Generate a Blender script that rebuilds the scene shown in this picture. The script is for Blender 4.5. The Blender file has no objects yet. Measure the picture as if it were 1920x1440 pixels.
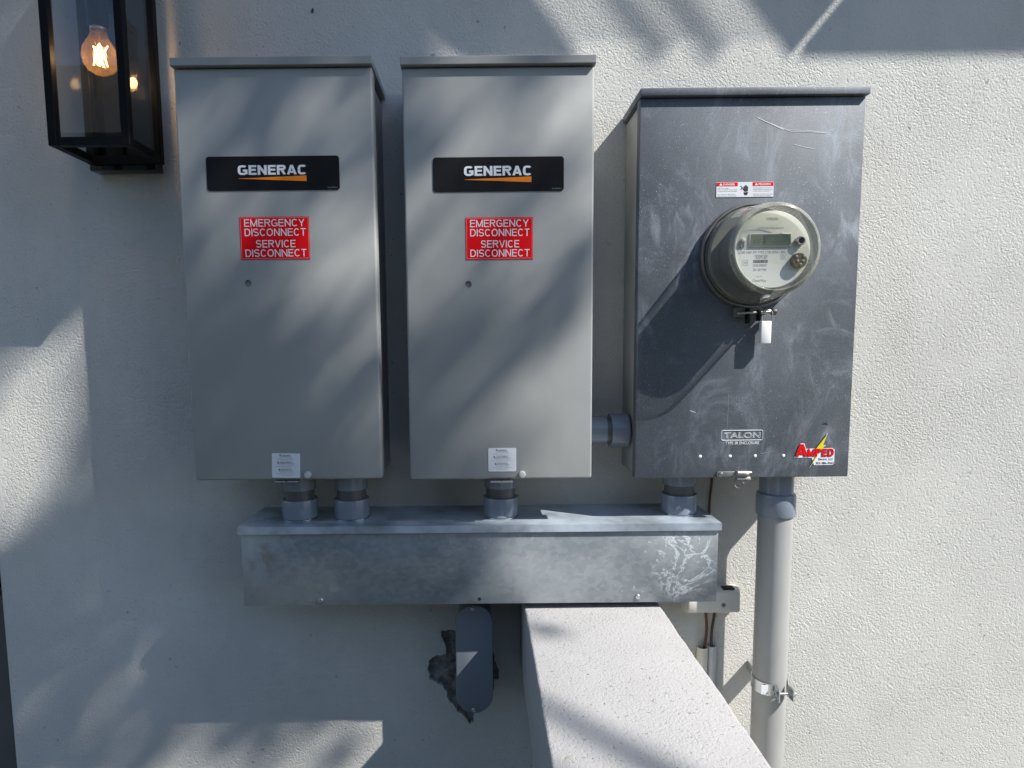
import bpy, bmesh, math, random
from mathutils import Vector, Matrix, noise

# ------------------------------------------------------------------ camera, sky, sun, exposure
scene = bpy.context.scene
C = scene.collection
cam_d = bpy.data.cameras.new('camera')
cam = bpy.data.objects.new('camera', cam_d)
C.objects.link(cam)
scene.camera = cam
fwd = Vector((-0.00094, 0.99520, -0.09783)).normalized()
upv = Vector((0.0096, 0.0978, 0.9952)).normalized()
rgt = fwd.cross(upv).normalized()
upv = rgt.cross(fwd)
cam.matrix_world = Matrix(((rgt.x, upv.x, -fwd.x, 0.0), (rgt.y, upv.y, -fwd.y, -1.275),
                           (rgt.z, upv.z, -fwd.z, 1.55), (0, 0, 0, 1)))
cam_d.sensor_fit = 'HORIZONTAL'
cam_d.sensor_width = 36.0
cam_d.lens = 1180 / 1920 * 36.0
cam_d.shift_x = 60 / 1920
cam_d.shift_y = 46 / 1920
cam_d.clip_start = 0.02
cam_d.clip_end = 800

SUN = Vector((1.88, -1.0, 2.24))
world = bpy.data.worlds.new('World')
scene.world = world
world.use_nodes = True
wn = world.node_tree
sky = wn.nodes.new('ShaderNodeTexSky')
sky.sky_type = 'NISHITA'
sky.sun_disc = False
sky.ozone_density = 1.8
sky.dust_density = 0.4
sky.sun_elevation = math.atan2(SUN.z, math.hypot(SUN.x, SUN.y))
sky.sun_rotation = math.atan2(SUN.x, SUN.y)
wn.links.new(sky.outputs[0], wn.nodes['Background'].inputs[0])
wn.nodes['Background'].inputs[1].default_value = 0.112
sl = bpy.data.lights.new('sun', 'SUN')
sl.energy = 5.0
sl.angle = math.radians(0.53)
sl.color = (1.0, 0.965, 0.90)
sun = bpy.data.objects.new('sun', sl)
C.objects.link(sun)
sun.location = (4, -3, 8)
sun.rotation_euler = SUN.to_track_quat('Z', 'Y').to_euler()
vs = scene.view_settings
vs.view_transform = 'Standard'
vs.look = 'None'
vs.exposure = 0.72
vs.gamma = 1.0
vs.use_curve_mapping = False
scene.cycles.use_denoising = True
scene.cycles.max_bounces = 8
scene.cycles.transparent_max_bounces = 16
scene.cycles.caustics_reflective = False
scene.cycles.sample_clamp_indirect = 6.0

random.seed(7)
R = random.Random(11)

# ------------------------------------------------------------------ material helpers
class NT:
    def __init__(s, name):
        s.m = bpy.data.materials.new(name)
        s.m.use_nodes = True
        s.t = s.m.node_tree
        s.b = s.t.nodes['Principled BSDF']
        s.out = s.t.nodes['Material Output']
        s.tc = s.t.nodes.new('ShaderNodeTexCoord').outputs['Object']
        s.rtc = s.mapv(loc=(0.37, 0.71, 0.13), rot=(0.62, 0.41, 0.87))
    def n(s, typ, **kw):
        x = s.t.nodes.new(typ)
        for k, v in kw.items():
            setattr(x, k, v)
        return x
    def put(s, inp, v):
        if isinstance(v, bpy.types.NodeSocket):
            s.t.links.new(v, inp)
        elif isinstance(v, (tuple, list)) and len(v) == 3 and inp.type == 'RGBA':
            inp.default_value = (*v, 1)
        else:
            inp.default_value = v
    def math(s, op, a, b=0.0, c=None):
        x = s.n('ShaderNodeMath', operation=op)
        s.put(x.inputs[0], a); s.put(x.inputs[1], b)
        if c is not None: s.put(x.inputs[2], c)
        return x.outputs[0]
    def mapv(s, scale=(1, 1, 1), loc=(0, 0, 0), rot=(0, 0, 0)):
        x = s.n('ShaderNodeMapping')
        s.t.links.new(s.tc, x.inputs[0])
        x.inputs['Scale'].default_value = scale
        x.inputs['Location'].default_value = loc
        x.inputs['Rotation'].default_value = rot
        return x.outputs[0]
    def noise(s, scale, detail=2.0, rough=0.5, dist=0.0, vec=None):
        x = s.n('ShaderNodeTexNoise')
        s.t.links.new(vec or s.rtc, x.inputs['Vector'])
        x.inputs['Scale'].default_value = scale
        x.inputs['Detail'].default_value = detail
        x.inputs['Roughness'].default_value = rough
        x.inputs['Distortion'].default_value = dist
        return x.outputs[0]
    def voro(s, scale, feature='F1', vec=None, out=0, rnd=1.0):
        x = s.n('ShaderNodeTexVoronoi', feature=feature)
        s.t.links.new(vec or s.rtc, x.inputs['Vector'])
        x.inputs['Scale'].default_value = scale
        x.inputs['Randomness'].default_value = rnd
        return x.outputs[out]
    def ramp(s, v, lo, hi, a=0.0, b=1.0):
        x = s.n('ShaderNodeMapRange', interpolation_type='SMOOTHSTEP')
        s.put(x.inputs[0], v)
        for i, q in zip((1, 2, 3, 4), (lo, hi, a, b)): x.inputs[i].default_value = q
        return x.outputs[0]
    def mix(s, f, a, b, mode='MIX'):
        x = s.n('ShaderNodeMix', data_type='RGBA', blend_type=mode)
        s.put(x.inputs[0], f); s.put(x.inputs[6], a); s.put(x.inputs[7], b)
        return x.outputs[2]
    def bump(s, h, strength, dist, nrm=None):
        x = s.n('ShaderNodeBump')
        x.inputs['Strength'].default_value = strength
        x.inputs['Distance'].default_value = dist
        s.t.links.new(h, x.inputs['Height'])
        if nrm: s.t.links.new(nrm, x.inputs['Normal'])
        return x.outputs[0]
    def ell(s, cx, cz, rx, rz, soft=0.6, rot=0.0):
        """elliptic mask in the object's x, z plane"""
        sp = s.n('ShaderNodeSeparateXYZ'); s.t.links.new(s.tc, sp.inputs[0])
        dx = s.math('SUBTRACT', sp.outputs[0], cx); dz = s.math('SUBTRACT', sp.outputs[2], cz)
        c, q = math.cos(rot), math.sin(rot)
        u = s.math('ADD', s.math('MULTIPLY', dx, c / rx), s.math('MULTIPLY', dz, q / rx))
        w = s.math('ADD', s.math('MULTIPLY', dx, -q / rz), s.math('MULTIPLY', dz, c / rz))
        r = s.math('ADD', s.math('MULTIPLY', u, u), s.math('MULTIPLY', w, w))
        return s.ramp(r, 1.0, soft, 0.0, 1.0)
    def fin(s, base=None, rough=None, metal=None, normal=None, **kw):
        for k, v in (('Base Color', base), ('Roughness', rough), ('Metallic', metal), ('Normal', normal)):
            if v is not None: s.put(s.b.inputs[k], v)
        for k, v in kw.items(): s.put(s.b.inputs[k], v)
        return s.m

def plain(name, col, rough=0.5, metal=0.0, var=0.0, bump=0.0, bscale=300, **kw):
    k = NT(name)
    base = col
    if var:
        f = k.noise(9, 4, 0.6)
        d = tuple(c * (1 - var) for c in col); l = tuple(min(1, c * (1 + var)) for c in col)
        base = k.mix(k.ramp(f, 0.3, 0.7), d, l)
    nrm = k.bump(k.noise(bscale, 2), bump, 0.001) if bump else None
    rr = k.ramp(k.noise(25, 3), 0.3, 0.7, rough * 0.85, min(1, rough * 1.15))
    return k.fin(base, rr, metal, nrm, **kw)

def stucco(name, col, dirt=0.5, amp=1.0, speck=0.0):
    k = NT(name)
    w1 = k.noise(250, 3, 0.6, 0.35)
    w2 = k.noise(120, 2, 0.5, 0.2)
    w3 = k.noise(7, 2, 0.5)
    pit = k.ramp(k.noise(200, 1.5, 0.4, 0.2), 0.33, 0.42)
    lump = k.ramp(w1, 0.38, 0.62)
    patch = k.ramp(k.noise(3.4, 3, 0.6, 1.0), 0.34, 0.66, 0.30, 1.0)
    h = k.math('ADD', k.math('MULTIPLY', k.math('MULTIPLY', lump, patch), 0.50),
               k.math('ADD', k.math('MULTIPLY', w2, 0.35), k.math('MULTIPLY', pit, 0.45)))
    h = k.math('ADD', h, k.math('MULTIPLY', w3, 1.2))
    nrm = k.bump(h, 1.0, 0.00125 * amp)
    nrm = k.bump(k.noise(600, 2, 0.6), 0.4, 0.0006, nrm)
    big = k.ramp(k.noise(2.3, 4, 0.6), 0.3, 0.7)
    dk = tuple(c * 0.87 for c in col)
    base = k.mix(big, dk, col)
    sweep = k.ramp(k.noise(5.0, 5, 0.65, 1.8, k.mapv((1, 1, 0.45), (4, 1, 2), (0, 0.5, 0))), 0.42, 0.70)
    base = k.mix(k.math('MULTIPLY', sweep, 0.16), base, tuple(c * 0.72 for c in col))
    pores = k.ramp(k.noise(88, 1.0, 0.4, 0.1), 0.20, 0.27, 1.0, 0.0)
    pores = k.math('MULTIPLY', pores, k.ramp(k.noise(6, 2), 0.4, 0.62))
    base = k.mix(k.math('MULTIPLY', pores, dirt), base, (0.07, 0.065, 0.06))
    if speck:
        sp = k.ramp(k.noise(190, 1, 0.4), 0.24, 0.32, 1.0, 0.0)
        base = k.mix(k.math('MULTIPLY', sp, speck), base, (0.16, 0.14, 0.12))
        st = k.math('MULTIPLY', k.ramp(k.noise(14, 5, 0.7), 0.60, 0.72), 0.35)
        base = k.mix(st, base, (0.30, 0.27, 0.23))
    return k.fin(base, 0.88, 0.0, nrm, **{'Specular IOR Level': 0.25})

M = {}
M['stucco'] = stucco('greige_stucco', (0.62, 0.612, 0.58))
M['coping'] = stucco('pale_coping_stucco', (0.385, 0.378, 0.376), 0.5, 0.6, 0.8)
def mk_mortar():
    k = NT('broken_mortar')
    f = k.noise(60, 5, 0.7)
    return k.fin(k.mix(k.ramp(f, 0.3, 0.7), (0.12, 0.116, 0.11), (0.32, 0.31, 0.29)), 0.95, 0.0, k.bump(k.noise(170, 5, 0.7), 1.0, 0.004))
M['mortar'] = mk_mortar()

def mk_paint():
    k = NT('grey_powder_coat')
    f = k.ramp(k.noise(5, 4, 0.6), 0.3, 0.7)
    base = k.mix(f, (0.285, 0.293, 0.288), (0.315, 0.322, 0.315))
    sc = k.ramp(k.noise(26, 3, 0.6, 0, k.mapv((1, 1, 0.12))), 0.70, 0.80)
    base = k.mix(k.math('MULTIPLY', sc, 0.30), base, (0.17, 0.175, 0.18))
    dust = k.math('MULTIPLY', k.ramp(k.noise(3.5, 6, 0.7, 0.8, k.mapv((1.4, 1, 0.7), (2, 0, 7))), 0.52, 0.75), 0.30)
    base = k.mix(dust, base, (0.36, 0.366, 0.36))
    dots = k.ramp(k.noise(55, 0.5), 0.13, 0.17, 1.0, 0.0)
    base = k.mix(k.math('MULTIPLY', dots, 0.7), base, (0.08, 0.08, 0.08))
    nrm = k.bump(k.noise(900, 2), 0.12, 0.0004)
    nrm = k.bump(k.noise(5, 2), 0.42, 0.004, nrm)
    return k.fin(base, k.ramp(k.noise(40, 3), 0.3, 0.7, 0.40, 0.52), 0.0, nrm, **{'Specular IOR Level': 0.45})
M['paint'] = mk_paint()

def mk_dark_galv():
    """weathered bare sheet steel of the meter enclosure: smudges, wipe marks, speckle"""
    k = NT('smudged_dark_steel')
    cl = k.ramp(k.noise(3.0, 5, 0.65), 0.35, 0.7)
    base = k.mix(cl, (0.070, 0.080, 0.095), (0.098, 0.108, 0.124))
    streak = k.noise(16, 5, 0.7, 1.2, k.mapv((1.6, 1, 0.55), (3, 1, 2)))
    spots = [(0.20, 0.60, 0.05, 0.05), (0.27, 0.50, 0.05, 0.02), (0.10, 0.44, 0.055, 0.09), (0.345, 0.60, 0.035, 0.10), (0.375, 0.57, 0.02, 0.06), (0.37, 0.44, 0.05, 0.05),
             (0.245, 0.655, 0.03, 0.02), (0.09, 0.37, 0.05, 0.04), (0.215, 0.435, 0.03, 0.03), (0.295, 0.40, 0.06, 0.035),
             (0.305, 0.25, 0.05, 0.04), (0.32, 0.20, 0.07, 0.05), (0.355, 0.29, 0.02, 0.07), (0.165, 0.055, 0.07, 0.045),
             (0.085, 0.035, 0.03, 0.045), (0.25, 0.035, 0.022, 0.03), (0.355, 0.06, 0.03, 0.05), (0.01, 0.30, 0.02, 0.05),
             (0.03, 0.46, 0.012, 0.05), (0.06, 0.46, 0.012, 0.035), (0.30, 0.035, 0.025, 0.02)]
    tot = None
    for i, (x, z, a, b) in enumerate(spots):
        e = k.ell(x, z, a, b, 0.05, R.uniform(-0.4, 0.4))
        tot = e if tot is None else k.math('MAXIMUM', tot, e)
    sm = k.math('MULTIPLY', tot, k.ramp(streak, 0.42, 0.72))
    gen = k.math('MULTIPLY', k.ramp(k.noise(8, 7, 0.75, 1.5, k.mapv((1, 1, 0.6))), 0.48, 0.74), 0.80)
    sm = k.math('MAXIMUM', sm, gen)
    haze = k.math('MULTIPLY', k.ramp(k.noise(2.2, 4, 0.6, 0.8, k.mapv((1, 1, 0.5), (5, 0, 1))), 0.38, 0.68), 0.30)
    sm = k.math('ADD', k.math('MULTIPLY', sm, 0.85), haze)
    base = k.mix(k.math('MULTIPLY', sm, 0.58), base, (0.36, 0.40, 0.455))
    grain = k.ramp(k.noise(640, 1.5, 0.6), 0.35, 0.65, 0.86, 1.20)
    base = k.mix(1.0, base, grain, 'MULTIPLY')
    fine = k.ramp(k.noise(420, 1.5), 0.66, 0.74)
    fine = k.math('MULTIPLY', fine, k.ramp(k.noise(9, 3), 0.42, 0.62))
    base = k.mix(k.math('MULTIPLY', fine, 0.5), base, (0.55, 0.58, 0.62))
    rough = k.ramp(sm, 0.0, 1.0, 0.56, 0.74)
    nrm = k.bump(k.noise(520, 2), 0.3, 0.0006)
    return k.fin(base, rough, 0.12, nrm, **{'Specular IOR Level': 0.4})
M['steel'] = mk_dark_galv()

def mk_galv():
    """galvanised wireway: spangle, white bloom and dried runs at one end"""
    k = NT('galvanised_sheet')
    sp = k.voro(95, 'F1', k.mapv((1, 1, 1.4)), 1)
    g = k.n('ShaderNodeRGBToBW'); k.t.links.new(sp, g.inputs[0])
    cl = k.ramp(k.noise(4, 5, 0.65), 0.3, 0.72)
    base = k.mix(cl, (0.215, 0.245, 0.27), (0.41, 0.44, 0.46))
    base = k.mix(k.math('MULTIPLY', k.ramp(g.outputs[0], 0.25, 0.75), 0.22), base, (0.47, 0.50, 0.53))
    run = k.noise(13, 6, 0.72, 1.2)
    ring = k.math('SUBTRACT', 1.0, k.ramp(k.math('ABSOLUTE', k.math('SUBTRACT', run, 0.52)), 0.004, 0.03))
    end = k.math('MAXIMUM', k.ell(0.375, 0.075, 0.07, 0.085, 0.3), k.math('MULTIPLY', k.ell(-0.38, 0.08, 0.09, 0.07, 0.2), 0.25))
    white = k.math('MULTIPLY', ring, end)
    blob = k.ramp(k.noise(130, 1.0), 0.68, 0.74)
    blobm = k.math('MAXIMUM', k.math('MAXIMUM', k.ell(0.33, 0.05, 0.11, 0.1, 0.4), k.ell(0.02, 0.08, 0.14, 0.08, 0.3)), k.math('MULTIPLY', k.ramp(k.noise(5, 2), 0.48, 0.65), 0.5))
    white = k.math('MAXIMUM', white, k.math('MULTIPLY', k.math('MULTIPLY', blob, blobm), 0.6))
    base = k.mix(k.math('MULTIPLY', white, 0.42), base, (0.62, 0.68, 0.72))
    brown = k.math('MULTIPLY', k.ell(-0.41, 0.09, 0.03, 0.04, 0.1), k.ramp(k.noise(30, 4), 0.45, 0.65))
    base = k.mix(k.math('MULTIPLY', brown, 0.5), base, (0.20, 0.17, 0.10))
    metal = k.ramp(white, 0.0, 1.0, 0.45, 0.1)
    rough = k.math('ADD', k.ramp(cl, 0, 1, 0.36, 0.46), k.math('MULTIPLY', white, 0.3))
    nrm = k.bump(k.noise(600, 3), 0.15, 0.0005)
    nrm = k.bump(k.noise(8, 2), 0.2, 0.004, nrm)
    return k.fin(base, rough, metal, nrm)
M['galv'] = mk_galv()
M['galv_top'] = plain('sky_tinted_galvanised_lid', (0.41, 0.47, 0.535), 0.36, 0.45, 0.40, 0.2, 500)  # bluish base carries the sky's reflection on the lid
M['zinc'] = plain('zinc_plated_steel', (0.55, 0.57, 0.58), 0.30, 0.9, 0.1, 0.1, 600)
M['bolt'] = plain('dull_plated_bolt', (0.60, 0.60, 0.58), 0.4, 0.25, 0.1)
M['sheet_side'] = plain('reflection_paled_sheet_steel', (0.40, 0.40, 0.375), 0.5, 0.2, 0.12, 0.1, 300)  # galvanised grey, paled to carry light reflected by the enclosure sides
M['stainless'] = plain('stainless_steel', (0.52, 0.51, 0.49), 0.34, 0.9, 0.12, 0.1, 500)
M['ring_metal'] = plain('dull_ring_metal', (0.30, 0.29, 0.27), 0.33, 0.9, 0.2)
M['pvc'] = plain('sky_tinted_grey_pvc', (0.20, 0.235, 0.285), 0.18, 0.0, 0.06, 0.05, 200)  # grey plastic with the sky's blue reflection mixed into the base
M['pvc_dark'] = plain('dark_pvc_sleeve', (0.09, 0.095, 0.10), 0.4, 0.0, 0.1)
def mk_pipe():
    k = NT('weathered_pvc_pipe')
    f = k.ramp(k.noise(10, 4, 0.6, 0.4, k.mapv((1, 1, 0.35))), 0.3, 0.7)
    base = k.mix(f, (0.295, 0.295, 0.292), (0.355, 0.355, 0.35))
    sc = k.ramp(k.noise(38, 3, 0.6, 2.0), 0.70, 0.75)
    base = k.mix(k.math('MULTIPLY', sc, 0.6), base, (0.24, 0.18, 0.14))
    return k.fin(base, 0.5, 0.0, k.bump(k.noise(200, 3), 0.1, 0.0006))
M['pipe'] = mk_pipe()
M['lb'] = plain('sky_tinted_pvc_cover', (0.17, 0.195, 0.235), 0.36, 0.0, 0.05, 0.06, 400)  # the blue in this base stands for reflected sky
M['white_pl'] = plain('off_white_plastic', (0.70, 0.68, 0.62), 0.45, 0.0, 0.05, 0.05, 300)
M['tube'] = plain('cream_conduit', (0.72, 0.69, 0.60), 0.42, 0.0, 0.08)
M['tube_grey'] = plain('pale_grey_conduit', (0.55, 0.56, 0.55), 0.38, 0.0, 0.08)
M['wire'] = plain('brown_wire_insulation', (0.115, 0.042, 0.022), 0.4, 0.0, 0.2)
M['wire_dark'] = plain('dark_brown_wire_insulation', (0.055, 0.03, 0.02), 0.4, 0.0, 0.2)
M['black'] = plain('black_powder_coat', (0.006, 0.006, 0.0065), 0.42, 0.0, 0.1, 0.1, 600, **{'Specular IOR Level': 0.1})
M['black_gloss'] = plain('black_enamel', (0.005, 0.005, 0.006), 0.05, 0.0, **{'Specular IOR Level': 0.6})
M['hole_shade'] = plain('painted_cavity_shade', (0.02, 0.02, 0.02), 0.9)  # near-black colour stands in for the shade inside holes and openings
M['black_label'] = plain('black_label_vinyl', (0.006, 0.006, 0.007), 0.5, 0.0, 0.15, 0.2, 900, **{'Specular IOR Level': 0.2})
M['ink_white'] = plain('white_print', (0.78, 0.80, 0.84), 0.45)
M['ink_black'] = plain('black_print', (0.02, 0.02, 0.025), 0.5)
M['ink_grey'] = plain('grey_print', (0.22, 0.23, 0.25), 0.5)
M['orange'] = plain('orange_print', (0.88, 0.24, 0.02), 0.45, **{'Specular IOR Level': 0.15})
M['red'] = plain('red_vinyl', (0.74, 0.006, 0.010), 0.45, **{'Specular IOR Level': 0.12})
M['red_rim'] = plain('red_vinyl_rim', (0.80, 0.25, 0.24), 0.4)
M['yellow'] = plain('yellow_vinyl', (0.72, 0.62, 0.03), 0.38)
M['label'] = plain('white_label_paper', (0.72, 0.74, 0.77), 0.42, 0.0, 0.03)
M['face'] = plain('meter_face_plate', (0.47, 0.48, 0.445), 0.5, 0.0, 0.03)
M['face_label'] = plain('meter_label', (0.60, 0.615, 0.59), 0.5, 0.0, 0.03)
M['lcd'] = plain('unlit_lcd', (0.085, 0.115, 0.09), 0.25, 0.0, 0.05)
M['lcd_ink'] = plain('lcd_segments', (0.05, 0.065, 0.05), 0.3)
M['brass'] = plain('brown_port_cap', (0.16, 0.125, 0.07), 0.35, 0.6, 0.2)
M['inner'] = plain('meter_base_plastic', (0.13, 0.135, 0.125), 0.45, 0.0, 0.1)
M['tag_white'] = plain('white_seal_plastic', (0.82, 0.82, 0.82), 0.4)
M['bin'] = plain('grey_bin_plastic', (0.10, 0.105, 0.12), 0.5, 0.0, 0.05, 0.2, 300)
M['bark'] = plain('tree_bark', (0.14, 0.11, 0.08), 0.9, 0.0, 0.4, 0.8, 60)
M['leaf'] = plain('green_leaf', (0.06, 0.10, 0.03), 0.5, 0.0, 0.3)
M['timber'] = plain('painted_timber', (0.5, 0.49, 0.46), 0.7, 0.0, 0.05)
M['roof'] = plain('neighbour_roof_shingle', (0.09, 0.085, 0.08), 0.9, 0.0, 0.2, 0.6, 40)
M['nwall'] = plain('neighbour_stucco', (0.30, 0.29, 0.27), 0.9, 0.0, 0.1, 0.4, 60)
M['nglass'] = plain('neighbour_window_glass', (0.03, 0.035, 0.04), 0.1)
M['ground'] = stucco('mulch_and_turf', (0.05, 0.056, 0.046), 0.4, 0.6)

def glass(name, tint, refl=1.0, rough=0.03, smear=0.0, film=(0.7, 0.69, 0.6)):
    k = NT(name)
    t = k.t
    tr = k.n('ShaderNodeBsdfTransparent'); k.put(tr.inputs[0], tint)
    gl = k.n('ShaderNodeBsdfGlossy'); gl.inputs['Roughness'].default_value = rough
    lw_ = k.n('ShaderNodeLayerWeight'); lw_.inputs['Blend'].default_value = 0.5
    f = k.math('MULTIPLY', k.math('ADD', k.math('MULTIPLY', k.math('POWER', lw_.outputs['Facing'], 5.0), 0.92), 0.045), refl)
    ms = k.n('ShaderNodeMixShader'); t.links.new(f, ms.inputs[0])
    t.links.new(tr.outputs[0], ms.inputs[1]); t.links.new(gl.outputs[0], ms.inputs[2])
    last = ms
    if smear:
        df = k.n('ShaderNodeBsdfDiffuse'); k.put(df.inputs[0], film)
        m2 = k.n('ShaderNodeMixShader')
        k.put(m2.inputs[0], k.ramp(k.noise(30, 5, 0.7), 0.3, 0.8, smear * 0.3, smear))
        t.links.new(ms.outputs[0], m2.inputs[1]); t.links.new(df.outputs[0], m2.inputs[2])
        last = m2
    t.nodes.remove(k.b)
    t.links.new(last.outputs[0], k.out.inputs[0])
    return k.m
M['pane'] = glass('lantern_glass', (0.90, 0.91, 0.92), 1.25, 0.015, 0.015)
M['bulb'] = glass('glow_tinted_bulb_glass', (1.0, 0.94, 0.84), 1.0, 0.02, 0.09, (0.85, 0.52, 0.22))  # amber film colour carries the filament's glow on the globe
M['meter_glass'] = glass('meter_cover_glass', (0.97, 0.97, 0.94), 2.0, 0.04, 0.07)
M['meter_front'] = glass('meter_cover_front', (0.97, 0.97, 0.95), 0.8, 0.03, 0.05)
M['meter_rim'] = glass('aged_cover_rim', (0.86, 0.85, 0.72), 2.2, 0.10, 0.42)
def mk_sun_dimmer():
    k = NT('sun_dimming_sheet')  # material of an added sheet that dims part of the sunlight
    tr = k.n('ShaderNodeBsdfTransparent'); df = k.n('ShaderNodeBsdfDiffuse'); k.put(df.inputs[0], (0.3, 0.3, 0.3))
    ms = k.n('ShaderNodeMixShader'); ms.inputs[0].default_value = 0.36
    k.t.links.new(tr.outputs[0], ms.inputs[1]); k.t.links.new(df.outputs[0], ms.inputs[2])
    k.t.nodes.remove(k.b); k.t.links.new(ms.outputs[0], k.out.inputs[0])
    return k.m
M['sun_dimmer'] = mk_sun_dimmer()
def mk_emit(name, col, st):
    k = NT(name)
    k.put(k.b.inputs['Base Color'], col); k.put(k.b.inputs['Emission Color'], col)
    k.b.inputs['Emission Strength'].default_value = st
    return k.m
M['filament'] = mk_emit('glowing_filament', (1.0, 0.56, 0.19), 15.0)

# ------------------------------------------------------------------ object helpers (d = distance in front of the house wall)
def tag(o, label=None, cat=None, group=None, kind=None):
    for k, v in (('label', label), ('category', cat), ('group', group), ('kind', kind)):
        if v: o[k] = v
    return o

ORG = {}
def thing(name, label, cat, loc, group=None):
    o = bpy.data.objects.new(name, None)
    o.empty_display_size = 0.05
    C.objects.link(o)
    o.location = loc
    ORG[o] = Vector(loc)
    return tag(o, label, cat, group)

def finish(name, bm, mat, parent=None, smooth=None):
    """verts are in world space; a child is stored relative to its thing's base"""
    org = ORG.get(parent, Vector((0, 0, 0))) if parent else Vector((0, 0, 0))
    if org.length: bmesh.ops.translate(bm, verts=bm.verts, vec=-org)
    me = bpy.data.meshes.new(name)
    bm.to_mesh(me); bm.free()
    if smooth is not None:
        for p in me.polygons: p.use_smooth = True
        me.set_sharp_from_angle(angle=math.radians(smooth))
    for mm in (mat if isinstance(mat, (list, tuple)) else [mat]): me.materials.append(mm)
    o = bpy.data.objects.new(name, me)
    C.objects.link(o)
    if parent:
        o.parent = parent
        ORG[o] = org
    else:
        ORG[o] = Vector((0, 0, 0))
    return o

def bbox(bm, x0, x1, d0, d1, z0, z1, bev=0.0, seg=2):
    r = bmesh.ops.create_cube(bm, size=1)
    vsx = r['verts']
    bmesh.ops.scale(bm, vec=(x1 - x0, d1 - d0, z1 - z0), verts=vsx)
    bmesh.ops.translate(bm, vec=((x0 + x1) / 2, -(d0 + d1) / 2, (z0 + z1) / 2), verts=vsx)
    if bev:
        es = {e for v in vsx for e in v.link_edges}
        bmesh.ops.bevel(bm, geom=list(es), offset=bev, segments=seg, affect='EDGES', profile=0.5)

def box(name, x0, x1, d0, d1, z0, z1, mat, parent=None, bev=0.0, seg=2):
    bm = bmesh.new()
    bbox(bm, x0, x1, d0, d1, z0, z1, bev, seg)
    return finish(name, bm, mat, parent, 35 if bev else None)

def prism(name, pts, d0, d1, mat, parent=None, bev=0.0):
    """outline in x, z extruded from d0 to d1"""
    bm = bmesh.new()
    vv = [bm.verts.new((x, -d0, z)) for x, z in pts]
    f = bm.faces.new(vv)
    r = bmesh.ops.extrude_face_region(bm, geom=[f])
    nv = [g for g in r['geom'] if isinstance(g, bmesh.types.BMVert)]
    bmesh.ops.translate(bm, verts=nv, vec=(0, -(d1 - d0), 0))
    bmesh.ops.recalc_face_normals(bm, faces=bm.faces)
    if bev:
        es = [e for e in bm.edges if all(abs(v.co.y + d1) < 1e-6 for v in e.verts)]
        bmesh.ops.bevel(bm, geom=es, offset=bev, segments=2, affect='EDGES', profile=0.5)
    return finish(name, bm, mat, parent, 35 if bev else 50)

def rrect(x0, x1, z0, z1, r, n=5):
    p = []
    for cx, cz, a in ((x1 - r, z1 - r, 0), (x0 + r, z1 - r, 90), (x0 + r, z0 + r, 180), (x1 - r, z0 + r, 270)):
        for i in range(n + 1):
            t = math.radians(a + 90 * i / n)
            p.append((cx + r * math.cos(t), cz + r * math.sin(t)))
    return p

def blathe(bm, prof, c, axis, n=40):
    """prof: list of (radius, distance along axis); closed with caps"""
    ax = Vector(axis).normalized()
    a = Vector((0, 0, 1)) if abs(ax.z) < 0.9 else Vector((1, 0, 0))
    u = ax.cross(a).normalized(); w = ax.cross(u)
    rings = []
    for r, h in prof:
        base = Vector(c) + ax * h
        if r < 1e-6:
            rings.append([bm.verts.new(base)])
        else:
            rings.append([bm.verts.new(base + (u * math.cos(2 * math.pi * i / n) + w * math.sin(2 * math.pi * i / n)) * r) for i in range(n)])
    for A, B in zip(rings, rings[1:]):
        for i in range(n):
            j = (i + 1) % n
            if len(A) == 1 and len(B) == 1: continue
            if len(A) == 1: bm.faces.new((A[0], B[i], B[j]))
            elif len(B) == 1: bm.faces.new((A[i], B[0], A[j]))
            else: bm.faces.new((A[i], B[i], B[j], A[j]))

def lathe(name, prof, c, axis, mat, parent=None, n=40, smooth=35):
    bm = bmesh.new()
    blathe(bm, prof, c, axis, n)
    bmesh.ops.recalc_face_normals(bm, faces=bm.faces)
    return finish(name, bm, mat, parent, smooth)

def btube(bm, pts, r, n=10, cap=True):
    P = [Vector(p) for p in pts]
    rings = []
    for i, p in enumerate(P):
        t = (P[min(i + 1, len(P) - 1)] - P[max(i - 1, 0)]).normalized()
        a = Vector((0, 0, 1)) if abs(t.z) < 0.9 else Vector((1, 0, 0))
        u = t.cross(a).normalized(); w = t.cross(u)
        rr = r[i] if isinstance(r, (list, tuple)) else r
        rings.append([bm.verts.new(p + (u * math.cos(2 * math.pi * k / n) + w * math.sin(2 * math.pi * k / n)) * rr) for k in range(n)])
    for A, B in zip(rings, rings[1:]):
        for k in range(n):
            bm.faces.new((A[k], B[k], B[(k + 1) % n], A[(k + 1) % n]))
    if cap:
        bm.faces.new(rings[0][::-1]); bm.faces.new(rings[-1])

def smoothpath(pts, k=6):
    P = [Vector(p) for p in pts]
    out = []
    for i in range(len(P) - 1):
        p0, p1, p2, p3 = P[max(i - 1, 0)], P[i], P[i + 1], P[min(i + 2, len(P) - 1)]
        for s in range(k):
            t = s / k
            out.append(0.5 * ((2 * p1) + (p2 - p0) * t + (2 * p0 - 5 * p1 + 4 * p2 - p3) * t * t + (3 * p1 - p0 - 3 * p2 + p3) * t ** 3))
    out.append(P[-1])
    return out

def tube(name, pts, r, mat, parent=None, n=10, k=6):
    bm = bmesh.new()
    btube(bm, smoothpath(pts, k) if k > 1 else pts, r, n)
    bmesh.ops.recalc_face_normals(bm, faces=bm.faces)
    return finish(name, bm, mat, parent, 40)

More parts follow.
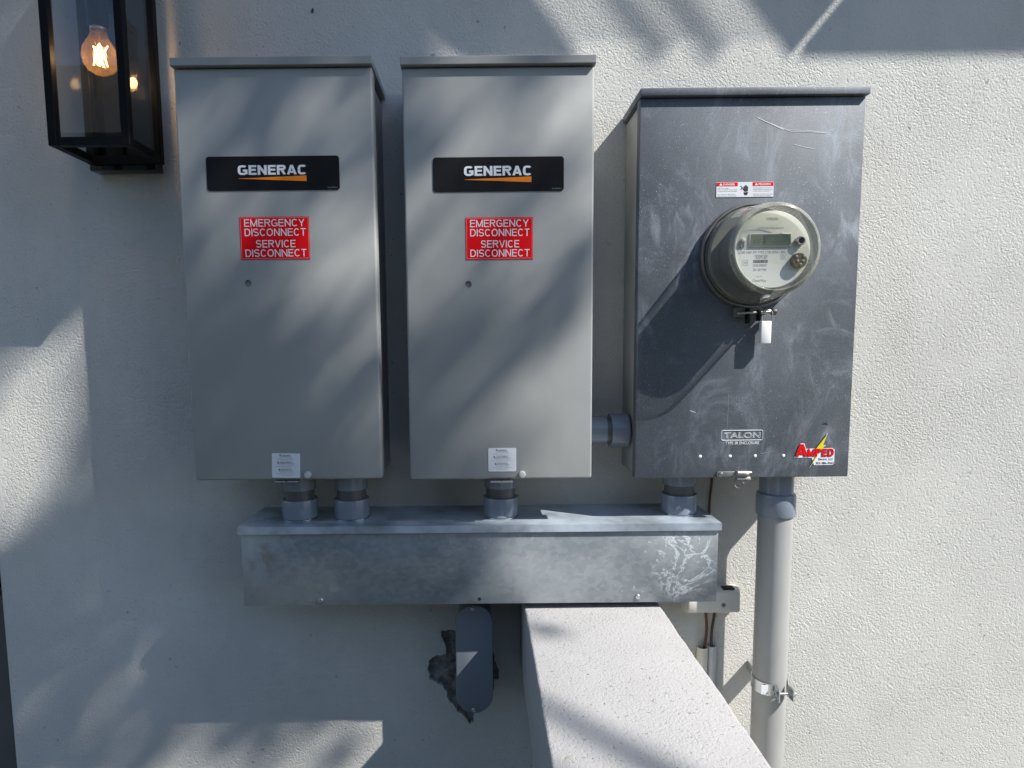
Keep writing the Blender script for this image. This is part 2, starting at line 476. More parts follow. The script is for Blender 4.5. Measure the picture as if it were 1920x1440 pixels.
def text_mesh(s, bold=0.0, outline=0.0, space=1.0):
    cu = bpy.data.curves.new('lettering', 'FONT')
    cu.body = s
    cu.size = 1.0
    cu.resolution_u = 3
    cu.space_character = space
    if outline:
        cu.fill_mode = 'NONE'; cu.bevel_depth = outline; cu.bevel_resolution = 0
    else:
        cu.offset = bold
    o = bpy.data.objects.new('lettering', cu)
    C.objects.link(o)
    dg = bpy.context.evaluated_depsgraph_get()
    me = bpy.data.meshes.new_from_object(o.evaluated_get(dg))
    bpy.data.objects.remove(o); bpy.data.curves.remove(cu)
    return me

def lettering(rows, d, mat, parent, name='lettering'):
    """rows: (string, x0, x1, z0, z1[, bold[, outline]]); every row is fitted to its box on the face at distance d"""
    bm = bmesh.new()
    for row in rows:
        s, x0, x1, z0, z1 = row[:5]
        me = text_mesh(s, row[5] if len(row) > 5 else 0.0, row[6] if len(row) > 6 else 0.0)
        xs = [v.co.x for v in me.vertices]; ys = [v.co.y for v in me.vertices]
        if not xs: continue
        a, b, c, e = min(xs), max(xs), min(ys), max(ys)
        n0 = len(bm.verts)
        bm.from_mesh(me)
        bm.verts.ensure_lookup_table()
        for v in bm.verts[n0:]:
            v.co = Vector((x0 + (v.co.x - a) / max(b - a, 1e-6) * (x1 - x0), -d - 0.0002 * max(0, v.co.z > 0), z0 + (v.co.y - c) / max(e - c, 1e-6) * (z1 - z0)))
        bpy.data.meshes.remove(me)
    return finish(name, bm, mat, parent)

def arc(cx, cy, rx, ry, a0, a1, n=14, p=2.0):
    out = []
    for i in range(n + 1):
        t = math.radians(a0 + (a1 - a0) * i / n)
        c, q = math.cos(t), math.sin(t)
        out.append((cx + rx * math.copysign(abs(c) ** (2 / p), c), cy + ry * math.copysign(abs(q) ** (2 / p), q)))
    return out

def glyph(ch, t, p):
    h = t / 2; T = 1 - h
    if ch == 'A': w = .78; S_ = [[(h * .9, 0), (w / 2 - h * .12, 1)], [(w - h * .9, 0), (w / 2 + h * .12, 1)], [(w * .2, .28), (w * .8, .28)]]
    elif ch == 'C': w = .74; S_ = [arc(w / 2, .5, w / 2 - h, .5 - h, 42, 318, 24, p)]
    elif ch == 'D': w = .74; S_ = [[(h, 0), (h, 1)], [(t, T), (w * .45, T)] + arc(w * .45, .5, w * .55 - h, .5 - h, 90, -90, 16, p) + [(t, h)]]
    elif ch == 'E': w = .64; S_ = [[(h, 0), (h, 1)], [(t, T), (w, T)], [(t, .52), (w * .94, .52)], [(t, h), (w, h)]]
    elif ch == 'G': w = .78; S_ = [arc(w / 2, .5, w / 2 - h, .5 - h, 44, 318, 24, p), [(w * .52, .46), (w, .46)], [(w - h, .46 - h), (w - h, .08)]]
    elif ch == 'I': w = t; S_ = [[(h, 0), (h, 1)]]
    elif ch == 'M': w = .88; S_ = [[(h, 0), (h, 1)], [(w - h, 0), (w - h, 1)], [(h * 1.1, T), (w / 2, h * .6)], [(w - h * 1.1, T), (w / 2, h * .6)]]
    elif ch == 'N': w = .74; S_ = [[(h, 0), (h, 1)], [(w - h, 0), (w - h, 1)], [(h, 1 - h * .6), (w - h, h * .6)]]
    elif ch == 'O': w = .8; S_ = [arc(w / 2, .5, w / 2 - h, .5 - h, 0, 360, 30, p)]
    elif ch == 'P': w = .68; S_ = [[(h, 0), (h, 1)], [(t, T), (w * .55, T)] + arc(w * .55, .72, w * .45 - h, .28 - h, 90, -90, 12, p) + [(t, .44 + h)]]
    elif ch == 'R': w = .72; S_ = [[(h, 0), (h, 1)], [(t, T), (w * .55, T)] + arc(w * .55, .735, w * .45 - h, .265 - h, 90, -90, 12, p) + [(t, .47 + h)], [(w * .55, .5), (w - h * .9, 0)]]
    elif ch == 'S': w = .68; S_ = [arc(w / 2, .75 - h * .4, w / 2 - h, .27 - h * .65, 25, 255, 14) + arc(w / 2, .26 + h * .35, w / 2 - h, .27 - h * .65, 75, -155, 14)]
    elif ch == 'T': w = .66; S_ = [[(w / 2, 0), (w / 2, 1 - t)], [(0, T), (w, T)]]
    elif ch == 'V': w = .74; S_ = [[(h, 1), (w / 2 - h * .12, 0)], [(w - h, 1), (w / 2 + h * .12, 0)]]
    elif ch == 'Y': w = .74; S_ = [[(h, 1), (w / 2, .42)], [(w - h, 1), (w / 2, .42)], [(w / 2, 0), (w / 2, .46)]]
    else: w = .3; S_ = []
    return w, S_

def capitals(rows, d, mat, parent, t=.14, p=2.3, gap=.15, name='lettering'):
    """block capitals drawn stroke by stroke; rows: (string, x0, x1, z0, z1)"""
    bm = bmesh.new()
    for s, x0, x1, z0, z1 in rows:
        quads = []; x = 0.0; lev = 0
        for ch in s:
            w, S_ = glyph(ch, t, p)
            for st_ in S_:
                lev += 1
                n = len(st_); L_, R_ = [], []
                closed = n > 3 and math.dist(st_[0], st_[-1]) < 1e-6
                for i in range(n):
                    a = st_[i - 1] if i else (st_[-2] if closed else st_[0]); b = st_[i + 1] if i < n - 1 else (st_[1] if closed else st_[-1])
                    dx, dy = b[0] - a[0], b[1] - a[1]; l = math.hypot(dx, dy) or 1
                    nx, ny = -dy / l * t / 2, dx / l * t / 2
                    L_.append((st_[i][0] + nx + x, st_[i][1] + ny)); R_.append((st_[i][0] - nx + x, st_[i][1] - ny))
                for i in range(n - 1): quads.append((lev % 5, (L_[i], L_[i + 1], R_[i + 1], R_[i])))
            x += w + gap
        xs = [q[0] for _, f in quads for q in f]; a, b = min(xs), max(xs)
        for lv, f in quads:
            cl = [bm.verts.new((x0 + (u - a) / (b - a) * (x1 - x0), -d - lv * 2e-5, z0 + min(1, max(0, v)) * (z1 - z0))) for u, v in f]
            bm.faces.new(cl)
    return finish(name, bm, mat, parent)

def struct(o):
    o['kind'] = 'structure'
    return o

# ------------------------------------------------------------------ setting: ground, house
bm = bmesh.new()
bmesh.ops.create_grid(bm, x_segments=1, y_segments=1, size=60)
struct(finish('ground', bm, M['ground']))

house = thing('house', 'house with a pale greige stucco wall that carries the grey electrical boxes', 'house', (0, 0, 0))
chip = [(-.0867, .9553), (-.072, .957), (-.055, .954), (0.0, .950), (.018, .93), (.0252, .886), (.034, .866), (.0329, .850), (.024, .842), (.022, .82),
        (.0097, .7849), (-.004, .776), (-.019, .7672), (-.022, .75), (-.0306, .7456), (-.036, .757), (-.0531, .7735), (-.062, .786), (-.0755, .8037),
        (-.079, .822), (-.0863, .8361), (-.1, .838), (-.1133, .8518), (-.119, .869), (-.1161, .8874), (-.104, .899), (-.0865, .9), (-.0785, .9047), (-.0800, .925), (-.089, .944)]
pts = []
for i, (x, z) in enumerate(chip):
    x2, z2 = chip[(i + 1) % len(chip)]
    for t in (0, 0.33, 0.66):
        pts.append((x + (x2 - x) * t + R.uniform(-.0022, .0022), z + (z2 - z) * t + R.uniform(-.0022, .0022)))
bm = bmesh.new()
X0, X1, ZT = -1.001, 4.2, 3.3
outer = [bm.verts.new((x, 0, z)) for x, z in ((X0, 0), (X1, 0), (X1, ZT), (X0, ZT))]
inner = [bm.verts.new((x, 0, z)) for x, z in pts]
eds = [bm.edges.new((L[i], L[(i + 1) % len(L)])) for L in (outer, inner) for i in range(len(L))]
bmesh.ops.triangle_fill(bm, edges=eds, use_beauty=True, normal=(0, -1, 0))
for f in bm.faces:
    f.normal_update()
    if f.normal.y > 0: f.normal_flip()
back = [bm.verts.new((v.co.x, 0.016, v.co.z)) for v in inner]
for i in range(len(inner)):
    j = (i + 1) % len(inner)
    bm.faces.new((inner[i], inner[j], back[j], back[i]))
# the return of the wall round its left corner, with a rounded arris
ra = 0.012
prev = [outer[0], outer[3]]
for k in range(1, 5):
    t = math.radians(90 * k / 4)
    x, y = X0 - ra * math.sin(t), ra * (1 - math.cos(t))
    cur = [bm.verts.new((x, y, 0)), bm.verts.new((x, y, ZT))]
    bm.faces.new((prev[0], prev[1], cur[1], cur[0]))
    prev = cur
cur = [bm.verts.new((X0 - ra, 1.6, 0)), bm.verts.new((X0 - ra, 1.6, ZT))]
bm.faces.new((prev[0], prev[1], cur[1], cur[0]))
wall = finish('wall', bm, M['stucco'], house)
bm = bmesh.new()
bmesh.ops.create_grid(bm, x_segments=60, y_segments=80, size=0.5)
for v in bm.verts:
    x, z = -.042 + v.co.x * .19, .85 + v.co.y * .25
    n = noise.fractal(Vector((x * 60, z * 60, 3)), 1.0, 2.0, 4)
    v.co = Vector((x, 0.0085 + 0.0075 * n, z))
finish('chipped_mortar', bm, M['mortar'], wall, 60)
box('recess_wall', -3.2, -1.02, -1.62, -1.5, 0, 3.3, M['stucco'], house)

# roof overhang: soffit boards with an open joint, and unseen pieces added to shade the wall
SO = 3.15
DE = (SO - 2.098) / SUN.z
def soffit(name, outline):
    bm = bmesh.new()
    vv = [bm.verts.new((x, -d, SO)) for x, d in outline]
    f = bm.faces.new(vv)
    r = bmesh.ops.extrude_face_region(bm, geom=[f])
    bmesh.ops.translate(bm, verts=[g for g in r['geom'] if isinstance(g, bmesh.types.BMVert)], vec=(0, 0, 0.018))
    bmesh.ops.recalc_face_normals(bm, faces=bm.faces)
    return finish(name, bm, M['timber'], house)
def under(xi, ze):
    """point of the soffit plane whose shadow falls on the wall at (xi, ze)"""
    d = (SO - ze) / SUN.z
    return (xi + SUN.x * d, d)
jx = .612 + SUN.x * DE
soffit('eave_shade_board', [(jx + .012, 0.002), (4.2, 0.002), (4.2, DE), (jx + .012, DE)])
soffit('eave_shade_board', [under(.600, 2.098), under(.36, 2.40), (jx - .012, under(0, 2.40)[1]), (jx - .012, DE)])
soffit('eave_shade_board', [under(-.02, 2.098), under(-.32, 2.45), under(-.09, 2.45), under(.192, 2.098)])  # unseen board added to darken the wall above the middle box
bm = bmesh.new()
bm.faces.new([bm.verts.new((x, -d, SO + .03)) for x, d in ((-1.0, .2), (jx - .01, .2), (jx - .01, DE - .002), (-1.0, DE - .002))])
finish('added_sun_dimmer', bm, M['sun_dimmer'], house)  # unseen sheet added to dim the sun on the wall's top strip
SO2 = 3.9  # height of unseen battens added to throw slanting shade streaks
for a, b, w in ((.330, 2.10, .040), (.440, 2.10, .036)):
    q = []
    for xi, ze in ((a, b), (a - .28, b + .36), (a - .28 + w, b + .36), (a + w, b)):
        d = (SO2 - ze) / SUN.z
        q.append((xi + SUN.x * d, -d, SO2))
    bm = bmesh.new()
    f = bm.faces.new([bm.verts.new(p) for p in q])
    r = bmesh.ops.extrude_face_region(bm, geom=[f])
    bmesh.ops.translate(bm, verts=[g for g in r['geom'] if isinstance(g, bmesh.types.BMVert)], vec=(0, 0, 0.02))
    bmesh.ops.recalc_face_normals(bm, faces=bm.faces)
    finish('added_shade_batten', bm, M['timber'], house)

# ------------------------------------------------------------------ low stucco wall with coping, right below the wireway
lw = thing('low_wall', 'low stucco wall with a pale flat coping running out from the house wall', 'wall', (0.207, -0.9, 0))
def coping_bm():
    bm = bmesh.new()
    xs, ds, zs = (0.0788, 0.3355), (0.0015, 2.1), (0.886, 1.0610)
    bbox(bm, *xs, *ds, *zs, 0.005, 3)
    bmesh.ops.subdivide_edges(bm, edges=[e for e in bm.edges if e.calc_length() > 1.0], cuts=170, use_grid_fill=True)
    for v in bm.verts:   # hand-floated arris: the edges wander and chip a little
        q = Vector((v.co.x * 3, v.co.y * 11, v.co.z * 3))
        edge = 1.0 if min(abs(v.co.x - xs[0]), abs(v.co.x - xs[1])) < .012 and v.co.z > zs[1] - .012 else 0.35
        n = noise.noise(q) * .0008 + noise.noise(q * 4.3) * .0009 * edge
        v.co.x += n * (1 if v.co.x > .2 else -1)
        v.co.z += noise.noise(q * 1.7 + Vector((5, 2, 1))) * .0010 * edge
    return bm
finish('coping', coping_bm(), M['coping'], lw, 40)
box('wall_body', 0.105, 0.310, 0.0015, 2.06, 0, 0.886, M['stucco'], lw)

# ------------------------------------------------------------------ the two grey disconnect boxes
def text_block(x0, x1, z0, z1, rows):
    """rows of (text, width share); returns fitted rows from top to bottom"""
    n = len(rows); out = []; h = (z1 - z0) / n; c = (x0 + x1) / 2
    for i, (s, w, hh) in enumerate(rows):
        zt = z1 - i * h
        out.append((s, c - (x1 - x0) * w / 2, c + (x1 - x0) * w / 2, zt - h * hh, zt, 0.008 if hh > .7 else 0.0))
    return out

WARN = [('WARNING', .34, .78), ('CALIFORNIA PROPOSITION', .46, .55), ('This product can be hazardous', .52, .55), ('Cancer and reproductive harm risk', .70, .55), ('www.P65Warnings.ca.gov', .47, .55),
        ('AVERTISSEMENT', .50, .78), ('AVERTISSEMENT DE LA CALIFORNIE', .70, .55), ('Ce produit peut vous exposer', .55, .55), ('Les substances peuvent causer le cancer', .86, .55), ('www.P65Warnings.ca.gov', .47, .55),
        ('ADVERTENCIA', .44, .78), ('ADVERTENCIA DE CALIFORNIA', .58, .55), ('Este producto puede', .48, .55), ('Riesgo de cancer y reproduccion', .76, .55), ('www.P65Warnings.ca.gov', .47, .55)]

def disconnect(label, x0, x1, z0, z1, plate, red, hole, warn, bolt, tab, tilt, drop):
    t = thing('disconnect_box', label, 'electrical box', ((x0 + x1) / 2, -0.07, z0), 'grey disconnect boxes')
    D = 0.150
    box('body', x0 + .006, x1 - .006, 0.001, 0.118, z0 + .004, z1 - .012, M['paint'], t, 0.002)
    # front cover: pressed sheet with rolled edges, with a round hole punched below the sticker
    hx, hz = hole
    bm = bmesh.new()
    bbox(bm, x0, x1, 0.1195, D, z0, z1 - .002, 0.004, 3)
    front = max((f for f in bm.faces if f.normal.y < -.9), key=lambda f: f.calc_area())
    loop = list(front.edges)
    bmesh.ops.delete(bm, geom=[front], context='FACES_ONLY')
    ring = [bm.verts.new((hx + .0060 * math.cos(2 * math.pi * i / 24), -D, hz + .0060 * math.sin(2 * math.pi * i / 24))) for i in range(24)]
    loop += [bm.edges.new((ring[i], ring[(i + 1) % 24])) for i in range(24)]
    bmesh.ops.triangle_fill(bm, edges=loop, use_beauty=True, normal=(0, -1, 0))
    deep = [bm.verts.new((v.co.x, -D + .0045, v.co.z)) for v in ring]
    for i in range(24): bm.faces.new((ring[i], ring[(i + 1) % 24], deep[(i + 1) % 24], deep[i]))
    bm.faces.new(deep)
    bmesh.ops.recalc_face_normals(bm, faces=bm.faces)
    cov = finish('cover', bm, M['paint'], t, 35)
    box('rain_hood', x0 - .002, x1 + .0012, 0.001, D + .0080, z1 - .0005, z1 + .0128, M['paint'], t, 0.0008, 1)
    px0, px1, pz0, pz1 = plate
    pl = prism('nameplate', rrect(px0, px1, pz0, pz1, .005), D + .0002, D + .0012, M['black_label'], t)
    w, h = px1 - px0, pz1 - pz0
    fx = lambda u: px0 + w * u
    fz = lambda v: pz1 - h * v
    capitals([('GENERAC', fx(.237), fx(.750), fz(.545), fz(.262))], D + .0014, M['ink_white'], pl, .21, 3.4, .09)
    lettering([('0K1038 REV A', fx(.91), fx(.985), fz(.955), fz(.915))], D + .0014, M['ink_grey'], pl, 'small_print')
    prism('orange_wedge', [(fx(.240), fz(.648)), (fx(.240), fz(.655)), (fx(.752), fz(.742)), (fx(.752), fz(.575))], D + .0013, D + .0015, M['orange'], pl)
    rx0, rx1, rz0, rz1 = red
    st = prism('red_sticker', [(rx0, rz0), (rx1, rz0), (rx1, rz1), (rx0, rz1)], D + .0002, D + .0008, M['red'], t)
    w2, h2 = rx1 - rx0, rz1 - rz0
    gx = lambda u: rx0 + w2 * u
    gz = lambda v: rz1 - h2 * v
    capitals([('EMERGENCY', gx(.065), gx(.935), gz(.228), gz(.055)), ('DISCONNECT', gx(.065), gx(.950), gz(.448), gz(.275)),
              ('SERVICE', gx(.225), gx(.795), gz(.718), gz(.545)), ('DISCONNECT', gx(.065), gx(.950), gz(.935), gz(.762))], D + .0010, M['ink_white'], st, .122, 2.2, .14)
    bm = bmesh.new()
    e = .0011
    for a, b, c_, d_ in ((rx0 + e, rx1 - e, rz1 - 2 * e, rz1 - 1.4 * e), (rx0 + e, rx1 - e, rz0 + 1.4 * e, rz0 + 2 * e), (rx0 + e, rx0 + 1.6 * e, rz0 + 2 * e, rz1 - 2 * e), (rx1 - 1.6 * e, rx1 - e, rz0 + 2 * e, rz1 - 2 * e)):
        bbox(bm, a, b, D + .0008, D + .0010, c_, d_)
    finish('border_line', bm, M['red_rim'], st)
    # warning label, stuck on a touch crooked
    wx0, wx1, wz0, wz1 = warn
    lb = prism('warning_label', rrect(wx0, wx1, wz0, wz1, .0022), D + .0002, D + .0007, M['label'], t)
    m = .0028
    le = lettering(text_block(wx0 + m, wx1 - m, wz0 + m, wz1 - m, WARN), D + .0009, M['ink_black'], lb)
    bm = bmesh.new()
    for v, u in ((0.065, .30), (.36, .22), (.655, .26)):
        zz = wz1 - (wz1 - wz0) * v; xx = wx0 + (wx1 - wx0) * u; s = .0017
        q = [bm.verts.new((xx - s, -D - .0009, zz - s)), bm.verts.new((xx + s, -D - .0009, zz - s)), bm.verts.new((xx, -D - .0009, zz + s))]
        bm.faces.new(q)
    finish('warning_triangle', bm, M['ink_black'], lb)
    if tilt:
        org = ORG[t]
        c = Vector(((wx0 + wx1) / 2, -D, (wz0 + wz1) / 2)) - org
        rm = Matrix.Translation(c) @ Matrix.Rotation(math.radians(tilt), 4, 'Y') @ Matrix.Translation(-c)
        lb.matrix_basis = rm
    bx, bz = bolt
    lathe('cover_bolt', [(0.0, 0.0), (.0062, 0.0), (.0062, .005), (.0054, .0068), (.0030, .0075), (0, .0070)], (bx, -D, bz), (0, -1, 0), M['bolt'], t, 24)
    tx0, tx1 = tab
    hb = bmesh.new()
    bbox(hb, tx0, tx1, D - .012, D + drop, z0 - .0042, z0 - .0018, 0.0008, 1)
    tb = finish('hasp_tab', hb, M['stainless'], t)
    lathe('hasp_hole', [(0.0, 0.0), (.0028, 0.0), (.0028, .0003), (0, .0003)], ((tx0 + tx1) / 2, -D - drop * .4, z0 - .0018), (0, 0, 1), M['hole_shade'], tb, 16)
    return t

disconnect('grey disconnect box nearest the lantern, above two conduit fittings', -.5195, -.1800, 1.3125, 2.0290,
           (-.4705, -.2405, 1.8236, 1.8809), (-.4172, -.2963, 1.7058, 1.7788), (-.4076, 1.6652), (-.3790, -.3278, 1.3166, 1.3614), (-.3139, 1.3218), (-.3752, -.3318), 1.4, .004)
disconnect('grey disconnect box in the middle, between the other grey box and the meter enclosure', -.1290, .2005, 1.3100, 2.0268,
           (-.0784, .1480, 1.8180, 1.8758), (-.0229, .0943, 1.7020, 1.7741), (-.0196, 1.6596), (.0130, .0637, 1.3244, 1.3674), (.0742, 1.3191), (.0161, .0568), 0.0, .010)

# ------------------------------------------------------------------ meter enclosure
TX0, TX1, TZ0, TZ1, TD = .2835, .6775, 1.3045, 1.9800, .130
te = thing('meter_enclosure', 'dark smudged steel meter enclosure at the right of the row', 'electrical box', (TX0, -0.06, TZ0))
box('body', TX0 + .005, TX1 - .005, 0.001, .108, TZ0 + .003, TZ1 - .004, M['sheet_side'], te, 0.0015)
cover = box('cover', TX0, TX1, .109, TD, TZ0, TZ1 - .002, M['steel'], te, 0.002)
box('rain_hood', TX0 - .001, TX1 + .003, 0.001, TD + .008, TZ1 - .0008, TZ1 + .0126, M['steel'], te, 0.0016, 2)
dg_x0, dg_x1, dg_z0, dg_z1 = .4203, .5212, 1.8090, 1.8346
dl = prism('danger_label', [(dg_x0, dg_z0), (dg_x1, dg_z0), (dg_x1, dg_z1), (dg_x0, dg_z1)], TD + .0002, TD + .0007, M['label'], te)
wdt = dg_x1 - dg_x0; hgt = dg_z1 - dg_z0
ax = lambda u: dg_x0 + wdt * u
az = lambda v: dg_z1 - hgt * v
for a, b in ((.005, .372), (.632, .995)):
    prism('red_heading', [(ax(a), az(.27)), (ax(b), az(.27)), (ax(b), az(.02)), (ax(a), az(.02))], TD + .0007, TD + .0009, M['red'], dl)
lettering([('DANGER', ax(.115), ax(.32), az(.225), az(.085), .02)], TD + .0011, M['ink_white'], dl)
lettering([('PELIGRO', ax(.735), ax(.945), az(.225), az(.085), .02)], TD + .0011, M['ink_white'], dl)
for u in (.075, .695):
    bm = bmesh.new()
    bm.faces.new([bm.verts.new((ax(u) + x, -TD - .0011, az(.225) + z)) for x, z in ((-.0028, 0), (.0028, 0), (0, .0042))])
    finish('warning_triangle', bm, M['ink_white'], dl)
rows = []
for u0, L in ((.02, [('Hazardous voltage.', .20), ('Will cause death, serious injury,', .345), ('or substantial property damage.', .345), ('', 0), ('Turn off power supplying this', .31), ('equipment before working inside.', .335)]),
              (.645, [('Voltaje peligroso. Causara la', .32), ('muerte, lesiones graves o danos', .345), ('substanciales a la propiedad.', .30), ('', 0), ('Desconecte el suministro de energia', .345), ('antes de trabajar en el equipo.', .31)])):
    for i, (s, w) in enumerate(L):
        if s: rows.append((s, ax(u0), ax(u0 + w), az(.44 + i * .105), az(.37 + i * .105)))
    lettering(rows, TD + .0009, M['ink_black'], dl, 'small_print')
    rows = []
bm = bmesh.new()   # shocked hand pictogram with a lightning arrow
def poly(bm, P, d):
    vv = [bm.verts.new((x, -d, z)) for x, z in P]
    f = bm.faces.new(vv)
    bmesh.ops.triangulate(bm, faces=[f])
hc, hz = ax(.515), az(.5)
for i, (o, h) in enumerate(((-.0032, .0058), (-.0011, .0075), (.0010, .0072), (.0030, .0055))):
    poly(bm, rrect(hc + o - .0008, hc + o + .0008, hz - .001, hz + h, .0007, 3), TD + .0009)
poly(bm, [(hc - .0042, hz + .0005), (hc + .0040, hz + .0005), (hc + .0036, hz - .0030), (hc - .0020, hz - .0036), (hc - .0062, hz + .0016), (hc - .0062, hz + .0035), (hc - .0044, hz + .0012)], TD + .00095)
poly(bm, [(hc - .0040, hz - .0048), (hc + .0042, hz - .0042), (hc + .0026, hz - .0066), (hc + .0026, hz - .0095), (hc - .0022, hz - .0095), (hc - .0022, hz - .0066)], TD + .0009)
poly(bm, [(hc - .0100, hz + .0060), (hc - .0072, hz + .0036), (hc - .0096, hz + .0002), (hc - .0074, hz - .0016), (hc - .0082, hz + .0002), (hc - .0056, hz + .0036), (hc - .0092, hz + .0068)], TD + .0009)
finish('hand_pictogram', bm, M['ink_black'], dl)
# embossed maker's mark and enclosure type
bm = bmesh.new()
fr = smoothpath([(x, -TD - .0004, z) for x, z in rrect(.4417, .5172, 1.3745, 1.3927, .003, 3) + [rrect(.4417, .5172, 1.3745, 1.3927, .003, 3)[0]]], 1)
btube(bm, fr, .0005, 4, False)
emb = finish('embossed_frame', bm, M['ink_white'], te)
lettering([('TALON', .4462, .5128, 1.3785, 1.3890, 0, .018)], TD + .0002, M['ink_white'], te, 'embossed_lettering')
lettering([('TYPE 3R ENCLOSURE', .4492, .5110, 1.3667, 1.3722, .006)], TD + .0004, M['ink_white'], te, 'enclosure_type_lettering')
for x in (.4037, .4587, .5049, .5570):
    lathe('paint_dot', [(0.0, .0005), (.0022, .0005), (.0030, 0.0)], (x, -TD - .0001, 1.3449), (0, -1, 0), M['tag_white'], te, 14)
# contractor's sticker with a lightning bolt
SX, SZ = .5760, 1.3233
sk = prism('contractor_sticker', [(SX + .000, SZ + .0178), (SX + .0030, SZ + .0215), (SX + .0115, SZ + .0440), (SX + .0185, SZ + .0440), (SX + .0215, SZ + .0340), (SX + .0700, SZ + .0350), (SX + .0745, SZ + .0320),
                                  (SX + .0745, SZ + .0055), (SX + .0705, SZ + .0035), (SX + .0375, SZ + .0035), (SX + .0330, SZ + .0170)], TD + .0002, TD + .0006, M['ink_white'], te)
bolt = [(.0595, .0620), (.0385, .0335), (.0470, .0345), (.0295, -.0010), (.0420, .0180), (.0400, .0185), (.0520, .0355), (.0575, .0400), (.0525, .0405)]
prism('bolt_backing', [(SX + x + (x - .045) * .07, SZ + z + (z - .03) * .05) for x, z in bolt], TD + .0002, TD + .0008, M['ink_white'], te)
prism('bolt_shadow', [(SX + x - .0008, SZ + z) for x, z in bolt], TD + .0008, TD + .00095, M['ink_black'], te)
prism('yellow_bolt', [(SX + .0455 + (x - .045) * .93, SZ + .03 + (z - .03) * .93) for x, z in bolt], TD + .00095, TD + .0011, M['yellow'], te)
capitals([('A', SX + .0014, SX + .0238, SZ + .0190, SZ + .0428), ('MPED', SX + .0242, SX + .0718, SZ + .0190, SZ + .0336)], TD + .00125, M['ink_black'], sk, .23, 2.6, .10, 'lettering_shadow')
capitals([('A', SX + .0026, SX + .0250, SZ + .0200, SZ + .0430), ('MPED', SX + .0252, SX + .0728, SZ + .0200, SZ + .0342)], TD + .0014, M['red'], sk, .21, 2.6, .12)
lettering([('Electric, LLC', SX + .0450, SX + .0725, SZ + .0118, SZ + .0168, .012), ('352-386-3363', SX + .0405, SX + .0735, SZ + .0052, SZ + .0095, .02)], TD + .0009, M['ink_black'], sk, 'small_print')
prism('black_fleck', [(.626, 1.4028), (.630, 1.4050), (.6345, 1.4062), (.6325, 1.4040), (.636, 1.4035), (.6355, 1.4012), (.631, 1.4020)], TD + .0001, TD + .0004, M['ink_black'], te)
# scratches
def scratch(P, w, mat='ink_grey'):
    bm = bmesh.new()
    for (x, z), (x2, z2) in zip(P, P[1:]):
        dx, dz = x2 - x, z2 - z
        l = math.hypot(dx, dz); w_ = w * 1.7
        nx, nz = -dz / l * w_, dx / l * w_
        bm.faces.new([bm.verts.new((a, -TD - .0004, b)) for a, b in ((x - nx * .5, z - nz * .5), (x2 - nx * .4, z2 - nz * .4), (x2 + nx * .4, z2 + nz * .4), (x + nx * .5, z + nz * .5))])
    finish('scratch', bm, M[mat], te)
scratch([(.489, 1.944), (.502, 1.938), (.520, 1.930), (.536, 1.923)], .0007, 'label')
scratch([(.513, 1.934), (.530, 1.927), (.549, 1.920), (.575, 1.9195), (.612, 1.9165)], .0005, 'label')
scratch([(.545, 1.9225), (.580, 1.921), (.607, 1.918)], .0004, 'label')
scratch([(.555, 1.898), (.575, 1.893), (.592, 1.890)], .0005, 'label')
scratch([(.383, 1.430), (.393, 1.4265)], .0006, 'label')
scratch([(.436, 1.345), (.472, 1.3447), (.50, 1.3449), (.548, 1.3445)], .0003)
scratch([(.452, 1.46), (.4525, 1.43), (.4515, 1.405), (.4522, 1.397)], .0005)
scratch([(.515, 1.349), (.530, 1.352), (.539, 1.3545)], .0009)
scratch([(.608, 1.322), (.6085, 1.312), (.607, 1.306)], .0005)
scratch([(.613, 1.325), (.612, 1.314)], .0004)
# latch at the lower edge
lt = prism('latch_strap', rrect(.434, .478, 1.3060, 1.3172, .004), TD + .0005, TD + .0035, M['stainless'], te, .0008)
lathe('rivet', [(0, .0055), (.0028, .0050), (.0042, .003), (.0044, 0)], (.4405, -TD - .003, 1.3116), (0, -1, 0), M['zinc'], lt, 18)
bm = bmesh.new()
prof = [(TD + .001, 1.3185), (TD + .013, 1.3185), (TD + .015, 1.3165), (TD + .0085, 1.312), (TD + .006, 1.308), (TD + .010, 1.305), (TD + .014, 1.3035), (TD + .001, 1.3030)]
A = [bm.verts.new((.4685, -d, z)) for d, z in prof]; B = [bm.verts.new((.4935, -d, z)) for d, z in prof]
bm.faces.new(A); bm.faces.new(B[::-1])
for i in range(len(prof)): bm.faces.new((A[i], A[(i + 1) % len(A)], B[(i + 1) % len(B)], B[i]))
bmesh.ops.recalc_face_normals(bm, faces=bm.faces)
finish('latch_hook', bm, M['stainless'], te)
bm = bmesh.new()
btube(bm, [(.4752 + .0078 * math.cos(t * math.pi / 12), -TD - .004, 1.2935 + .0078 * math.sin(t * math.pi / 12)) for t in range(25)], .0016, 8, False)
bbox(bm, .4670, .4715, TD + .0025, TD + .0055, 1.297, 1.3025); bbox(bm, .4790, .4835, TD + .0025, TD + .0055, 1.297, 1.3025)
finish('latch_ring', bm, M['stainless'], te, 40)

